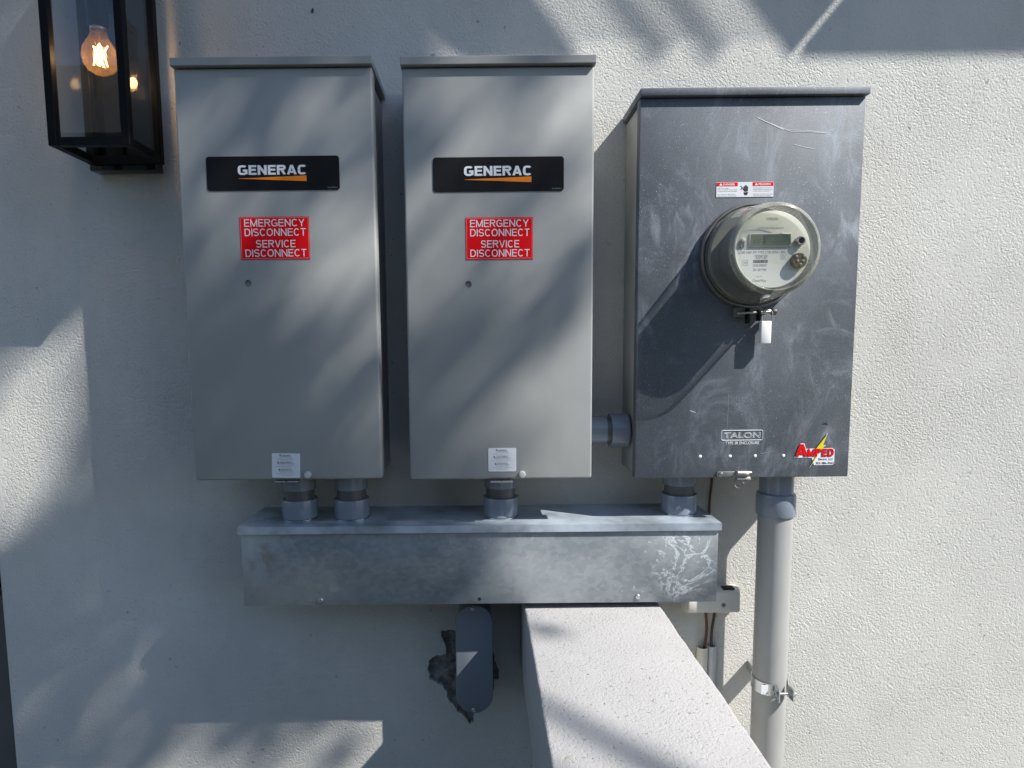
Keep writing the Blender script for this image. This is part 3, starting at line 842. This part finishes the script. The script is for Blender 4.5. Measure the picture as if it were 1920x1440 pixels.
# ------------------------------------------------------------------ electric meter, plugged into the enclosure
MC = (.4845, -TD, 1.7050)
mt = thing('electric_meter', 'round glass-covered electric meter on the dark meter enclosure', 'meter', MC)
lathe('sealing_ring', [(.080, 0.0005), (.0925, .0005), (.0925, .010), (.0905, .0135), (.0880, .0135), (.0872, .0095), (.0845, .0090)], MC, (0, -1, 0), M['ring_metal'], mt, 64)
lathe('base', [(0, .0012), (.0838, .0012), (.0838, .022), (.0805, .026), (0, .026)], MC, (0, -1, 0), M['inner'], mt, 64)
lathe('inner_drum', [(.0645, .026), (.0632, .0810)], MC, (0, -1, 0), M['inner'], mt, 64)
lathe('face_plate', [(.0634, .0810), (.0630, .0835), (.0622, .0840), (0, .0840)], MC, (0, -1, 0), M['face'], mt, 64)
cvr = lathe('glass_cover', [(.0845, .010), (.0842, .022), (.0825, .0245), (.0760, .0880), (.0750, .0910)], MC, (0, -1, 0), M['meter_glass'], mt, 72, 30)
lathe('cover_front', [(.0660, .0992), (.0645, .0982), (.0, .0982)], MC, (0, -1, 0), M['meter_front'], cvr, 64)
lathe('cover_rim', [(.0750, .0910), (.0740, .0955), (.0720, .0983), (.0690, .1000), (.0675, .1002), (.0660, .0992)], MC, (0, -1, 0), M['meter_rim'], cvr, 72, 30)
lathe('cover_bead', [(.0846, .0100), (.0856, .0125), (.0848, .0150), (.0840, .0150)], MC, (0, -1, 0), M['meter_rim'], cvr, 72)
FD = TD + .0842
cx, cz = MC[0], MC[2]
# printed label filling the lower half of the dial
lab = [(cx - .0622, cz + .0)]
for i in range(33):
    a = math.pi + math.pi * i / 32
    lab.append((cx + .0615 * math.cos(a), cz - .0005 + .0615 * math.sin(a)))
dial = prism('dial_label', lab[1:], FD, FD + .0004, M['face_label'], mt)
box('lcd_frame', cx - .039, cx + .031, FD, FD + .0022, cz + .0045, cz + .0265, M['face'], mt, .001)
lcd = box('lcd', cx - .0365, cx + .0285, FD + .0022, FD + .0028, cz + .0065, cz + .0245, M['lcd'], mt)
lettering([('888', cx - .033, cx - .012, cz + .0095, cz + .0195)], FD + .0030, M['lcd_ink'], lcd, 'lcd_digits')
mrows = [('CL200 240V 3W TYPE C1SR 30TA 1.0Kh', cx - .057, cx + .022, cz - .0062, cz - .0020), ('*8209530*', cx - .029, cx - .007, cz - .0150, cz - .0080),
         ('DUKE ENERGY', cx - .031, cx - .008, cz - .0275, cz - .0232), ('201 367 944', cx - .031, cx - .009, cz - .0345, cz - .0305),
         ('OpenWay', cx - .031, cx - .008, cz - .0535, cz - .0480), ('C12.19', cx - .026, cx - .016, cz - .0445, cz - .0425), ('A3D', cx - .0465, cx - .0415, cz - .0225, cz - .0195),
         ('240 V', cx + .014, cx + .024, cz - .0098, cz - .0080), ('FM2S', cx + .014, cx + .022, cz - .0128, cz - .0110), ('60Hz', cx + .014, cx + .022, cz - .0158, cz - .0140)]
lettering(mrows, FD + .0006, M['ink_grey'], dial)
lettering([('ITRON', cx - .010, cx + .008, cz + .048, cz + .052), ('KILOWATTHOUR METER MADE IN USA', cx - .024, cx + .018, cz + .034, cz + .0365)], FD + .0004, M['ink_grey'], mt, 'faceplate_print')
bm = bmesh.new()
x = cx - .031
rb = random.Random(4)
while x < cx - .0075:
    w = rb.choice((.0004, .0007, .0011)); bbox(bm, x, x + w, FD + .0004, FD + .0006, cz - .0215, cz - .0165); x += w + rb.choice((.0005, .0008))
finish('barcode', bm, M['ink_black'], dial)
bm = bmesh.new()
for a, b, c_, d_ in ((cx - .0480, cx - .0400, cz - .0170, cz - .0167), (cx - .0480, cx - .0400, cz - .0253, cz - .0250), (cx - .0480, cx - .0477, cz - .0250, cz - .0170), (cx - .0403, cx - .0400, cz - .0250, cz - .0170)):
    bbox(bm, a, b, FD + .0004, FD + .0006, c_, d_)
finish('mark_frame', bm, M['ink_grey'], dial)
lathe('reset_button', [(.0075, 0), (.0075, .006), (.0062, .0075), (.0050, .0075), (.0045, .0035), (0, .003)], (cx + .0445, -FD, cz + .0135), (0, -1, 0), M['stainless'], mt, 28)
lathe('button_well', [(0, .0037), (.0044, .0037), (.0044, .0040), (0, .0040)], (cx + .0445, -FD, cz + .0135), (0, -1, 0), M['hole_shade'], mt, 20)
op = lathe('optical_port', [(.0125, 0), (.0125, .0075), (.0112, .0095), (0, .0095)], (cx + .0420, -FD, cz - .0190), (0, -1, 0), M['brass'], mt, 32)
for px_, pz_ in ((-.006, .006), (.006, .006), (-.004, -.001), (.0045, -.001), (.0005, -.0065)):
    lathe('port_screw', [(.0021, 0), (.0021, .0012), (.0012, .0014), (.0009, .0004), (0, .0004)], (cx + .0420 + px_, -FD - .0095, cz - .0190 + pz_), (0, -1, 0), M['stainless'], op, 14)
bm = bmesh.new()
for xx in (-.0525, -.0475): bbox(bm, cx + xx - .0005, cx + xx + .0005, FD, FD + .003, cz + .004, cz + .0135)
finish('clip_slot', bm, M['ink_grey'], mt)
lathe('clip_head', [(0, .006), (.0028, .005), (.0036, .002), (.0036, 0)], (cx - .0495, -FD, cz + .0155), (0, -1, 0), M['face'], mt, 18)
# screw lock and seal under the ring
RZ = cz - .0925
lk = box('lock_bracket', cx - .030, cx + .020, TD + .0005, TD + .012, RZ - .014, RZ + .003, M['inner'], mt, .0015)
box('lock_lug', cx - .012, cx - .004, TD + .012, TD + .017, RZ - .026, RZ + .001, M['black'], lk, .001)
box('lock_lug', cx + .008, cx + .0145, TD + .012, TD + .019, RZ - .022, RZ - .002, M['black'], lk, .001)
tube('lock_screw', [(cx - .028, -TD - .015, RZ - .008), (cx + .036, -TD - .015, RZ - .006)], .0027, M['stainless'], mt, 12, 1)
lathe('thumb_knob', [(0, 0), (.0056, 0), (.0062, .001), (.0062, .0065), (.005, .0078), (0, .0078)], (cx + .034, -TD - .015, RZ - .006), (1, 0, 0.03), M['ring_metal'], mt, 20)
tube('seal_wire', [(cx + .0165, -TD - .019, RZ - .024), (cx + .0160, -TD - .020, RZ - .010), (cx + .020, -TD - .0205, RZ - .0035), (cx + .031, -TD - .0205, RZ - .004), (cx + .0335, -TD - .020, RZ - .012), (cx + .033, -TD - .019, RZ - .024)], .0009, M['zinc'], mt, 8, 6)
sg = bmesh.new()
bbox(sg, cx + .0145, cx + .0330, TD + .010, TD + .021, RZ - .062, RZ - .022, .0018, 2)
st = finish('seal_tag', sg, M['tag_white'], mt, 40)

# ------------------------------------------------------------------ wireway
ww = thing('wireway', 'long galvanised steel wiring trough under the boxes', 'wireway', (0, 0, 1.0715))
box('trough', -.4445, .4365, 0.001, .1425, 1.0725, 1.2092, M['galv'], ww, .0012)
bm = bmesh.new()
bbox(bm, -.4485, .4405, 0.001, .1475, 1.2215, 1.2240)
bbox(bm, -.4485, .4405, .1450, .1475, 1.2102, 1.2215)
bbox(bm, -.4485, -.4460, 0.001, .1450, 1.2102, 1.2215)
bbox(bm, .4380, .4405, 0.001, .1450, 1.2102, 1.2215)
finish('lid', bm, M['galv_top'], ww)
sc1 = lathe('screw', [(0, .004), (.0045, .003), (.006, .0008), (.006, 0)], (-.302, -.1425, 1.0812), (0, -1, 0), M['zinc'], ww, 20)
box('screw_slot', -.323, -.309, .1426, .1434, 1.0795, 1.0825, M['zinc'], ww, .0004)
lathe('screw', [(0, .0035), (.004, .003), (.0055, .0008), (.0055, 0)], (.2892, -.1425, 1.0834), (0, -1, 0), M['zinc'], ww, 20)
lathe('knockout', [(.0105, 0), (.0105, .0006), (.0098, .0006), (.0098, .0001), (0, .0001)], (-.2757, -.1426, 1.1074), (0, -1, 0), M['galv'], ww, 28)
lathe('screw_hole', [(0, .0003), (.0030, .0003), (.0034, 0)], (-.0055, -.1426, 1.0822), (0, -1, 0), M['hole_shade'], ww, 16)

# ------------------------------------------------------------------ conduit fittings between boxes and wireway
def nipple(label, x, d, ztop, group='grey conduit fittings on the wireway', r=.0335):
    t = thing('conduit_fitting', label, 'conduit fitting', (x, -d, 1.224), group)
    c = (x, -d, 1.224)
    lathe('locknut', [(r - .004, .0005), (r + .0005, .0005), (r + .0005, .0022), (r - .004, .0022)], c, (0, 0, 1), M['zinc'], t, 40)
    lathe('coupling', [(r * .82, .0026), (r, .0030), (r + .0003, .036), (r - .0004, .0385), (r - .0045, .0390), (r - .005, .036)], c, (0, 0, 1), M['pvc'], t, 48)
    lathe('nipple', [(r - .0055, .030), (r - .0055, .0590)], c, (0, 0, 1), M['pvc_dark'], t, 40)
    lathe('adapter', [(r - .0052, .0565), (r - .0028, .0575), (r - .0024, ztop - 1.224)], c, (0, 0, 1), M['pvc'], t, 40)
    return t
nipple('leftmost grey conduit fitting on the galvanised trough', -.3505, .082, 1.3145)
nipple('second grey conduit fitting from the left on the galvanised trough', -.2505, .082, 1.3145)
nipple('grey conduit fitting under the middle grey box', .0372, .080, 1.3125)
nipple('grey conduit fitting under the dark meter enclosure, on the trough', .3850, .070, 1.3060)
hs = thing('conduit_stub', 'short horizontal grey conduit joining the middle box and meter enclosure', 'conduit', (.20, -.062, 1.386))
lathe('pipe', [(.0285, 0.0), (.0285, .046)], (.1955, -.062, 1.386), (1, 0, 0), M['pvc'], hs, 40)
lathe('sleeve', [(.0266, .040), (.0266, .070)], (.1955, -.062, 1.386), (1, 0, 0), M['pvc_dark'], hs, 40)
lathe('coupling', [(.026, .0545), (.0325, .0545), (.0330, .058), (.0330, .087), (.0315, .0885), (.022, .0885)], (.1955, -.062, 1.386), (1, 0, 0), M['pvc'], hs, 44)

# ------------------------------------------------------------------ riser pipe with strap
rp = thing('riser_pipe', 'tall grey plastic conduit dropping from the meter enclosure', 'conduit', (.575, -.070, 0))
pc = (.5745, -.070, 0)
lathe('pipe', [(.0, 0), (.0318, 0), (.0318, 1.235), (.030, 1.2355)], pc, (0.0, 0, 1), M['pipe'], rp, 56)
lathe('coupling', [(.0316, 1.2175), (.0350, 1.2180), (.0362, 1.2215), (.0362, 1.2520), (.0350, 1.2610), (.0315, 1.2625)], pc, (0, 0, 1), M['pvc'], rp, 56)
lathe('upper_stub', [(.0310, 1.258), (.0312, 1.3055)], pc, (0, 0, 1), M['pvc'], rp, 48)
ps = thing('pipe_strap', 'zinc steel strap clamping the tall grey conduit', 'pipe strap', (.575, -.070, .86))
bm = bmesh.new()
n = 44
for k in range(n):
    a0 = math.radians(-62 + 304 * k / n); a1 = math.radians(-62 + 304 * (k + 1) / n)
    q = []
    for a, r_, z_ in ((a0, .0324, .862), (a1, .0324, .862), (a1, .0324, .886), (a0, .0324, .886), (a0, .0338, .862), (a1, .0338, .862), (a1, .0338, .886), (a0, .0338, .886)):
        b = a - math.radians(28)   # opening towards the front, right of centre
        q.append(bm.verts.new((pc[0] - r_ * math.cos(b), -.070 - r_ * -math.sin(b), z_)))
    for f in ((0, 1, 2, 3), (4, 7, 6, 5), (0, 4, 5, 1), (3, 2, 6, 7)): bm.faces.new([q[i] for i in f])
bmesh.ops.recalc_face_normals(bm, faces=bm.faces)
finish('band', bm, M['zinc'], ps, 40)
box('band_label', .5455, .5615, .0985, .1000, .8655, .8830, M['label'], ps)
for sx_ in (.5700, .5975):
    fl = bmesh.new()
    bbox(fl, sx_, sx_ + .0018, .098, .123, .8600, .8860, .0008, 1)
    finish('flange', fl, M['zinc'], ps)
tube('clamp_bolt', [(.5655, -.1135, .8735), (.6070, -.1135, .8735)], .0026, M['zinc'], ps, 12, 1)
lathe('nut', [(0, 0), (.0055, 0), (.0055, .004), (0, .004)], (.5995, -.1135, .8735), (1, 0, 0), M['zinc'], ps, 6)
lathe('bolt_head', [(0, 0), (.0055, 0), (.0055, .003), (0, .003)], (.5655, -.1135, .8735), (1, 0, 0), M['zinc'], ps, 6)
box('strut_foot', .560, .590, .001, .036, .864, .884, M['zinc'], ps)

# ------------------------------------------------------------------ conduit body below the wireway
LD = .088
lbx = thing('conduit_elbow', 'oblong dark grey conduit elbow on the broken stucco below the trough', 'conduit elbow', (-.017, -.04, .82))
def stad(cx_, z0, z1, hw, n=14):
    p = []
    for i in range(n + 1):
        a = math.pi * i / n; p.append((cx_ + hw * math.cos(a), z1 - hw + hw * math.sin(a) * .98))
    for i in range(n + 1):
        a = math.pi + math.pi * i / n; p.append((cx_ + hw * math.cos(a), z0 + hw + hw * math.sin(a) * .98))
    return p
prism('body', stad(-.017, .830, 1.040, .0335), -.010, LD - .007, M['lb'], lbx, .003)
lc = prism('cover_plate', stad(-.017, .8235, 1.047, .0365), LD - .0068, LD, M['lb'], lbx, .0022)
for z in (1.0395, .8315):
    lathe('cover_screw', [(0, .0016), (.0022, .0016), (.0030, .0026), (.0040, .0016), (.0042, 0)], (-.0195, -LD, z), (0, -1, 0), M['stainless'], lc, 18)

# ------------------------------------------------------------------ small junction box, wires and tubes behind the low wall
jb = thing('junction_box', 'small off-white junction box peeking out below the trough', 'junction box', (.473, -.015, .999))
bm = bmesh.new()
jo = rrect(.4165, .5310, .9990, 1.0500, .004)
v0 = [bm.verts.new((x, -.001, z)) for x, z in jo]
v1 = [bm.verts.new((x + (-.0 if x > .47 else .0), -.018, z)) for x, z in jo]
v2 = [bm.verts.new((.4735 + (x - .4735) * .93, -.032, 1.0235 + (z - 1.0235) * .84)) for x, z in jo]
v3 = [bm.verts.new((.4735 + (x - .4735) * .90, -.0335, 1.0235 + (z - 1.0235) * .78)) for x, z in jo]
for A, B in ((v0, v1), (v1, v2), (v2, v3)):
    for i in range(len(A)): bm.faces.new((A[i], A[(i + 1) % len(A)], B[(i + 1) % len(A)], B[i]))
bm.faces.new(v3)
bmesh.ops.recalc_face_normals(bm, faces=bm.faces)
finish('cover', bm, M['white_pl'], jb, 40)
lathe('screw', [(0, .0004), (.0022, .0004), (.0030, .0016), (.0042, .001), (.0050, -.001)], (.4930, -.0335, 1.0190), (0, -1, 0), M['ring_metal'], jb, 20)
box('cable_opening', .4950, .5180, .010, .0255, 1.0440, 1.0512, M['hole_shade'], jb)
tag(tube('wire', [(.4640, -.012, 1.000), (.4668, -.013, .972), (.4662, -.014, .945), (.4600, -.013, .905)], .0028, M['wire']), 'reddish brown wire entering the cream tube below the junction box', 'wire', 'brown wires by the junction box')
tag(tube('wire', [(.4845, -.012, 1.000), (.4805, -.013, .975), (.4775, -.014, .950), (.4785, -.013, .905)], .0027, M['wire_dark']), 'dark brown wire entering the pale grey tube below the junction box', 'wire', 'brown wires by the junction box')
tag(tube('wire', [(.474, -.006, 1.310), (.4725, -.006, 1.268), (.4690, -.006, 1.225), (.470, -.006, 1.120), (.474, -.010, 1.048)], .0024, M['wire']), 'brown wire running down the wall behind the right end of the trough', 'wire', 'brown wires by the junction box')
def open_tube(label, x, d, r, ztop, mat):
    t = thing('cable_tube', label, 'cable tube', (x, -d, 0))
    lathe('tube_wall', [(r, 0), (r, ztop), (r - .0014, ztop + .0004), (r - .0016, ztop - .001), (r - .0016, ztop - .05)], (x, -d, 0), (0, 0, 1), mat, t, 28)
    lathe('bore', [(0, ztop - .012), (r - .0017, ztop - .012)], (x, -d, 0), (0, 0, 1), M['hole_shade'], t, 20)
open_tube('cream plastic cable tube rising behind the low wall', .4590, .0140, .0112, .9210, M['tube'])
open_tube('pale grey cable tube beside the cream one behind the low wall', .4795, .0120, .0088, .9225, M['tube_grey'])

# ------------------------------------------------------------------ wall lantern
LX0, LX1, LB, LF, LZ0, LZ1 = -.7385, -.5980, .034, .155, 1.9010, 2.33
la = thing('wall_lantern', 'black square wall lantern with clear glass and a lit filament bulb', 'lantern', (-.668, 0, LZ0))
bw = .0145
box('back_plate', LX0 - .006, LX1 - .020, .001, .030, LZ0 - .008, LZ1 - .03, M['black_gloss'], la, .001)
for i, (xa, da) in enumerate(((LX0, LF - bw), (LX1 - bw, LF - bw), (LX0, LB), (LX1 - bw, LB))):
    box('corner_post', xa, xa + bw, da, da + bw, LZ0, LZ1, M['black'], la, .0008, 1)
for z in (LZ0, LZ1 - bw):
    box('rail', LX0 + bw + .0002, LX1 - bw - .0002, LF - bw + .0006, LF - .0006, z + .0004, z + bw - .0004, M['black'], la)
    box('rail', LX0 + bw + .0002, LX1 - bw - .0002, LB + .0006, LB + bw - .0006, z + .0004, z + bw - .0004, M['black'], la)
    for xa in (LX0, LX1 - bw):
        box('rail', xa + .0006, xa + bw - .0006, LB + bw + .0002, LF - bw - .0002, z + .0004, z + bw - .0004, M['black'], la)
box('cap', LX0 - .006, LX1 + .006, LB - .004, LF + .006, LZ1 + .0005, LZ1 + .012, M['black'], la, .002)
pm = bw * .5
box('glass_pane', LX0 + bw, LX1 - bw, LF - pm - .0012, LF - pm + .0012, LZ0 + bw, LZ1 - bw, M['pane'], la)
box('glass_pane', LX0 + pm - .0012, LX0 + pm + .0012, LB + bw, LF - bw, LZ0 + bw, LZ1 - bw, M['pane'], la)
box('glass_pane', LX1 - pm - .0012, LX1 - pm + .0012, LB + bw, LF - bw, LZ0 + bw, LZ1 - bw, M['pane'], la)
bcx, bcd = -.6720, .098
lathe('socket', [(0, .07), (.017, .07), (.0175, .004), (.0155, 0), (0, 0)], (bcx, -bcd, 2.1180), (0, 0, 1), M['black'], la, 28)
box('socket_arm', bcx - .009, bcx + .009, .028, bcd, 2.170, 2.186, M['black'], la)
bl = thing('light_bulb', 'clear glass bulb with glowing filaments inside the lantern', 'light bulb', (bcx, -bcd, 2.040))
lathe('glass_bulb', [(0, 0), (.010, .0012), (.020, .0066), (.0268, .0158), (.0295, .0285), (.0275, .0415), (.0222, .0520), (.0165, .0605), (.0138, .0690), (.0130, .0790)], (bcx, -bcd, 2.0395), (0, 0, 1), M['bulb'], bl, 40, 60)
lathe('screw_cap', [(.0132, .0), (.0132, .003), (.0136, .004), (.0128, .006), (.0136, .008), (.0128, .010), (.0, .010)], (bcx, -bcd, 2.1140), (0, 0, 1), M['stainless'], bl, 28)
lathe('glass_stem', [(.006, 0), (.0035, -.010), (.0022, -.022), (0, -.023)], (bcx, -bcd, 2.114), (0, 0, 1), M['bulb'], bl, 16)
for (a, b) in (((-.0125, .003), (.0035, .005)), ((.0005, -.003), (-.0095, -.005)), ((.0125, .004), (-.002, -.004)), ((.003, -.004), (.0110, .003))):
    tube('filament', [(bcx + a[0], -bcd + a[1], 2.0900), (bcx + b[0], -bcd + b[1], 2.0545)], .00085, M['filament'], bl, 8, 1)
pl_ = bpy.data.lights.new('bulb_light', 'POINT')
pl_.energy = 0.32; pl_.color = (1.0, 0.66, 0.34); pl_.shadow_soft_size = 0.012
plo = bpy.data.objects.new('bulb_light', pl_)
C.objects.link(plo); plo.location = (bcx, -bcd - .0, 2.072)

# ------------------------------------------------------------------ beyond the wall corner: a wheeled bin
wb = thing('wheeled_bin', 'dark grey wheeled bin standing beyond the left wall corner', 'bin', (-1.36, .42, 0))
bm = bmesh.new()
for z, s in ((.09, .80), (1.005, 1.0)):
    for x, y in ((-1, -1), (1, -1), (1, 1), (-1, 1)): bm.verts.new((-1.36 + x * .29 * s, .42 + y * .28 * s, z))
bm.verts.ensure_lookup_table()
for f in ((3, 2, 1, 0), (4, 5, 6, 7), (0, 1, 5, 4), (1, 2, 6, 5), (2, 3, 7, 6), (3, 0, 4, 7)): bm.faces.new([bm.verts[i] for i in f])
bmesh.ops.bevel(bm, geom=bm.edges[:], offset=.02, segments=2, affect='EDGES')
finish('bin_body', bm, M['bin'], wb, 40)
box('bin_lid', -1.665, -1.055, -.715, -.115, 1.006, 1.100, M['black'], wb, .02)
tube('bin_handle', [(-1.60, .105, 1.04), (-1.60, .07, 1.06), (-1.12, .07, 1.06), (-1.12, .105, 1.04)], .012, M['black'], wb, 10, 1)
for x in (-1.62, -1.10):
    lathe('wheel', [(0, -.025), (.09, -.025), (.1, -.012), (.1, .012), (.09, .025), (0, .025)], (x, .66, .1), (1, 0, 0), M['black'], wb, 24)

# ------------------------------------------------------------------ a small bug on the wall
bug = bmesh.new()
bmesh.ops.create_icosphere(bug, subdivisions=2, radius=1)
for v in bug.verts: v.co = Vector((v.co.x * .0022 + v.co.z * .0008 - .3145, v.co.y * .0018 - .0016, v.co.z * .0046 + 2.1935))
o = finish('insect', bug, M['ink_black'], None, 60)
tag(o, 'tiny dark insect on the stucco above the box nearest the lantern', 'insect')

# ------------------------------------------------------------------ behind the camera: neighbour's house and the tree that shades the left of the wall
nh = thing('neighbour_house', 'neighbouring house with a gabled shingle roof, mirrored in the glass', 'house', (0, -8.2, 0))
box('wall', -8, 6, 8.0, 14, 0, 4.45, M['nwall'], nh)
bm = bmesh.new()
P = [(-8.5, -7.6, 4.40), (6.5, -7.6, 4.40), (6.5, -11, 6.7), (-8.5, -11, 6.7), (-8.5, -14.4, 4.40), (6.5, -14.4, 4.40)]
vv = [bm.verts.new(p) for p in P]
for f in ((0, 1, 2, 3), (3, 2, 5, 4), (0, 3, 4), (1, 5, 2), (0, 4, 5, 1)): bm.faces.new([vv[i] for i in f])
bmesh.ops.recalc_face_normals(bm, faces=bm.faces)
finish('roof', bm, M['roof'], nh)
for x in (-5.5, -1.5, 2.5):
    wnd = box('window', x - .75, x + .75, 7.95, 8.02, .9, 2.2, M['timber'], nh)
    box('pane', x - .68, x + .68, 7.93, 7.948, .97, 2.13, M['nglass'], wnd)

def grid(G, u, v):
    u = min(.9999, max(0, u)) * (len(G[0]) - 1); v = min(.9999, max(0, v)) * (len(G) - 1)
    i, k = int(u), int(v); a, b = u - i, v - k
    return (G[k][i] * (1 - a) + G[k][i + 1] * a) * (1 - b) + (G[k + 1][i] * (1 - a) + G[k + 1][i + 1] * a) * b
LEFT = [[.05, .10, .42], [.06, .26, .48], [.40, .42, .50], [.46, .56, .50], [.38, .44, .44], [.08, .22, .36], [.01, .02, .15], [.01, .03, .10], [.03, .10, .15]]
MID = [[.40, .56, .62], [.52, .74, .62], [.62, .66, .68], [.58, .62, .66], [.36, .42, .56], [.22, .28, .62], [.24, .42, .80], [.26, .64, .95], [.32, .68, .97]]
def gap(xi, ze):
    """share of the sun that the crown's gaps let through towards the wall point (xi, ze)"""
    def ell(cx_, cz_, a, b, rot=0.0):
        c, s = math.cos(rot), math.sin(rot); dx, dz = xi - cx_, ze - cz_
        return ((dx * c + dz * s) / a) ** 2 + ((-dx * s + dz * c) / b) ** 2
    sx, sz = SUN.x * .15, SUN.z * .15
    if -.5195 - sx < xi < -.16 - sx and 1.3125 - sz < ze < 2.06 - sz: return grid(LEFT, (xi + sx + .5195) / .34, (2.029 - ze - sz) / .716)
    if -.16 - sx <= xi < .215 - sx and 1.30 - sz < ze < 2.06 - sz: return grid(MID, (xi + sx + .129) / .33, (2.027 - ze - sz) / .717)
    e = ell(.165, .80, .10, .11)
    if e < 1: return .55 + .4 * e
    if ze < .60: return .93
    if xi > -.06: return 1.0
    if -.24 < xi and ze < 1.0: return 1.0
    v = 0.004
    if ze > 1.16 + (xi + 1.0) * .45 and ze < 1.52 + (xi + .97) * .98 and xi < -.74: v = max(v, .89)
    if ell(-.78, .93, .22, .10, .65) < 1: v = max(v, .20)
    if ze < 1.0 and xi < -.5: v = max(v, .05)
    if -.70 < xi < -.20 and ze < .80: v = max(v, .40)
    if ell(-.97, 2.15, .12, .22, .5) < 1: v = max(v, .22)
    return v

tree = thing('tree', 'leafy tree whose crown shades the left part of the wall', 'tree', (4.75, -3.4, 0))
S = SUN.normalized()
bm = bmesh.new()
btube(bm, smoothpath([(4.75, -3.4, 0), (4.80, -3.35, 2.2), (4.70, -3.30, 4.4), (4.62, -3.25, 6.0)], 5), [.15 - .004 * i for i in range(16)], 12)
tr = finish('trunk', bm, M['bark'], tree, 50)
RT = random.Random(21)
for xi, ze, tt in ((-1.0, 1.9, 7.2), (-.75, .9, 7.4), (-.45, .85, 7.0), (-1.1, 1.1, 7.6), (-.6, 2.3, 7.8), (-.3, 2.3, 7.2)):
    p = Vector((xi, 0, ze)) + S * tt
    q0 = Vector((4.62, -3.25, 5.8)); mid = (q0 + p) / 2 + Vector((RT.uniform(-.1, .1), RT.uniform(-.1, .1), -.1))
    bm = bmesh.new()
    btube(bm, smoothpath([q0, mid, p], 5), [.05, .046, .04, .034, .028, .022, .017, .012, .009, .006, .004], 8)
    finish('limb', bm, M['bark'], tree, 50)
bm = bmesh.new()
u_ = Vector((1, 0, 0)); w_ = Vector((0, 0, 1))
NL = 9000
AX0, AX1, AZ0, AZ1 = -1.35, .28, .30, 2.65
layers = NL * .150 * .038 * .5 / ((AX1 - AX0) * (AZ1 - AZ0))
for i in range(NL):
    xi, ze, tt = RT.uniform(AX0, AX1), RT.uniform(AZ0, AZ1), RT.uniform(5.6, 8.4)
    ang = math.radians(RT.gauss(222, 24)); L = RT.uniform(.10, .20); W = RT.uniform(.014, .024)
    du = Vector((math.cos(ang), math.sin(ang)))
    g = [gap(xi + du.x * L * k, ze + du.y * L * k) for k in (-.4, 0, .4)]
    keep = min(1.0, -math.log(max(.004, sum(g) / 3 if max(g) < .9 else max(g))) / layers)
    if RT.random() > keep: continue
    c = Vector((xi, 0, ze)) + S * tt
    # leaf blade: folded along its midrib, hanging roughly facing the sun
    du3 = (u_ * du.x + w_ * du.y + Vector((0, RT.uniform(-.3, .3), 0))).normalized()
    nv = du3.cross(S).normalized()
    up_ = nv.cross(du3)
    a = c - du3 * L / 2; b = c + du3 * L / 2
    m1 = c - du3 * L * .12 + nv * W + up_ * .004; m2 = c - du3 * L * .12 - nv * W + up_ * .004
    mc = c - du3 * L * .12
    va, vb, v1_, v2_, vm = [bm.verts.new(q) for q in (a, b, m1, m2, mc)]
    for f in ((va, v1_, vm), (v1_, vb, vm), (va, vm, v2_), (vm, vb, v2_)): bm.faces.new(f)
crown = finish('crown', bm, M['leaf'], tree)
crown['kind'] = 'stuff'
